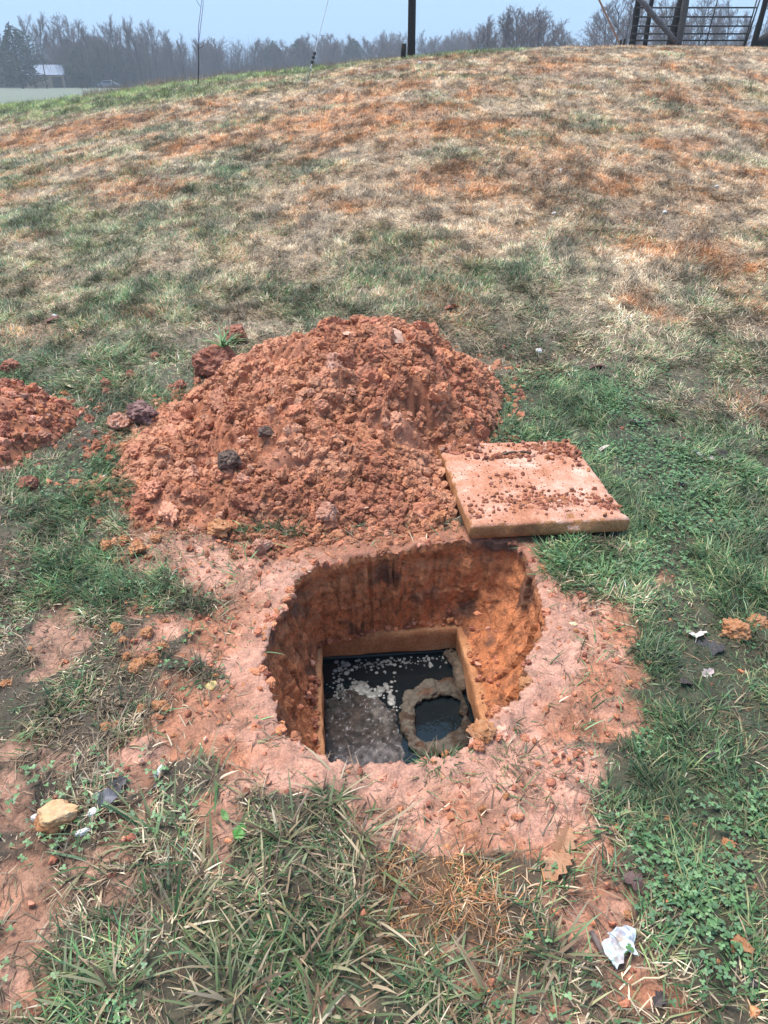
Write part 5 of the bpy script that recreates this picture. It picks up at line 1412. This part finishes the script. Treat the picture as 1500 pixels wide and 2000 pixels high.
# brushy weeds along the crest
n = 9000; uu = r.uniform(150, 1240, n); yy = r.uniform(27, 33, n); xx = (uu - 750) / FPX * (yy * _cp); az_ = xx / yy
k = fbm2(xx * .6, yy * .6, 341, 3) > .50; xx, yy = xx[k], yy[k]; n = len(xx)
cw = np.where(RNG.random((n, 1)) < .5, np.array([[.30, .24, .17]]), np.array([[.20, .15, .11]])) * RNG.uniform(.6, 1.3, (n, 1))
o = link('weeds', blade_mesh('weeds', xx, yy, terrain(xx, yy), RNG.uniform(0, 6.28, n), RNG.uniform(.12, .40, n) * np.interp(xx / yy, [-.45, -.1, .2], [1.0, .8, .3]), RNG.uniform(.008, .016, n), RNG.uniform(.0, .5, n), RNG.uniform(.3, 1.0, n), cw, 2), M_grass)
tag(o, 'dry weeds and rough grass standing along the crest', 'weeds', kind='stuff')

# barn
BY = 186.0
bx_, by_, bz_ = at_y(92, BY)
barn = empty('barn', (bx_, by_, bz_), .35); tag(barn, 'small barn with blue grey metal roof and tan wall at the wood edge', 'barn')
W_, D_, HE, HR = 3.9, 3.0, 2.7, 4.3
g = Geo(); g.box((-W_, -D_, -.4), (W_, D_, HE), (.36, .26, .18))
g.add([(-W_, -D_, HE), (-W_, D_, HE), (-W_, 0, HR - .1), (W_, -D_, HE), (W_, D_, HE), (W_, 0, HR - .1)], None, [(0, 2, 1), (3, 4, 5)], (.20, .15, .11)); g.build('wall', M_wood, barn)
g = Geo()
for sgn in (-1, 1):
    e0, e1 = (0, HR), (sgn * (D_ + .5), HE - .25)
    g.add([(-W_ - .4, e0[0], e0[1]), (W_ + .4, e0[0], e0[1]), (W_ + .4, e1[0], e1[1]), (-W_ - .4, e1[0], e1[1]), (-W_ - .4, e0[0], e0[1] - .1), (W_ + .4, e0[0], e0[1] - .1), (W_ + .4, e1[0], e1[1] - .1), (-W_ - .4, e1[0], e1[1] - .1)],
          [(0, 1, 2, 3), (7, 6, 5, 4), (3, 2, 6, 7), (0, 3, 7, 4), (1, 5, 6, 2)], c=(.13, .19, .30))
g.build('roof', M_plain, barn)
g = Geo(); g.box((-W_ + 1.0, -D_ - .06, -.2), (-W_ + 3.0, -D_ + .02, 2.3), (.30, .21, .14)); g.build('door', M_wood, barn)
g = Geo(); g.box((1.4, -D_ - .05, -.2), (3.4, -D_ + .02, 2.0), (.02, .02, .022)); g.build('dark_bay_panel', M_wood, barn)  # near-black panel painted in for the shade inside an open bay
g = Geo(); g.add(icosphere(2)[0] * .16 + np.array([.2, -D_ - .22, 1.45]), None, icosphere(2)[1], (.85, .85, .82)); g.build('lamp', M_plain, barn)
# parked car
cx_, cy_, cz_ = at_y(213, 178.0); car = empty('parked_car', (cx_, cy_, cz_), .1); tag(car, 'small grey parked car half hidden under the trees right of the barn', 'car')
prof = [(-2.1, .35), (-2.15, .75), (-1.5, .92), (-.9, 1.42), (.7, 1.45), (1.35, .95), (2.05, .82), (2.15, .4)]
g = Geo(); nP = len(prof); V = [(x_, s_ * (.85 if z_ < 1.1 else .68), z_) for s_ in (-1, 1) for x_, z_ in prof]
g.add(V, [(i_, i_ + nP, (i_ + 1) % nP + nP, (i_ + 1) % nP) for i_ in range(nP)], [(0, i_, i_ + 1) for i_ in range(1, nP - 1)] + [(nP, nP + i_ + 1, nP + i_) for i_ in range(1, nP - 1)], (.22, .23, .27)); g.build('body', M_plain, car)
g = Geo(); g.box((-.85, -.80, .98), (.75, -.74, 1.34), (.03, .03, .04)); g.build('window', M_plain, car)
for wx in (-1.35, 1.3):
    for wy in (-.8, .8):
        g = Geo(); g.tube([(wx, wy - .1, .32), (wx, wy + .1, .32)], .32, 16, (.02, .02, .02)); g.build('wheel', M_plain, car)

# ------------------------------------------------------------------ damp air
hz = Geo(); hz.box((-440, -60, -9), (440, 430, 27))
M_h = bpy.data.materials.new('damp_air'); M_h.use_nodes = True
N, L = M_h.node_tree.nodes, M_h.node_tree.links; N.remove(N['Principled BSDF'])
pvn = N.new('ShaderNodeVolumePrincipled'); pvn.inputs['Color'].default_value = (.84, .91, 1.0, 1); pvn.inputs['Density'].default_value = .0013; pvn.inputs['Anisotropy'].default_value = 0.0
L.new(pvn.outputs['Volume'], N['Material Output'].inputs['Volume'])
hb = hz.build('haze', M_h); tag(hb, 'thin bluish damp haze over the field and far wood', 'haze', kind='stuff')
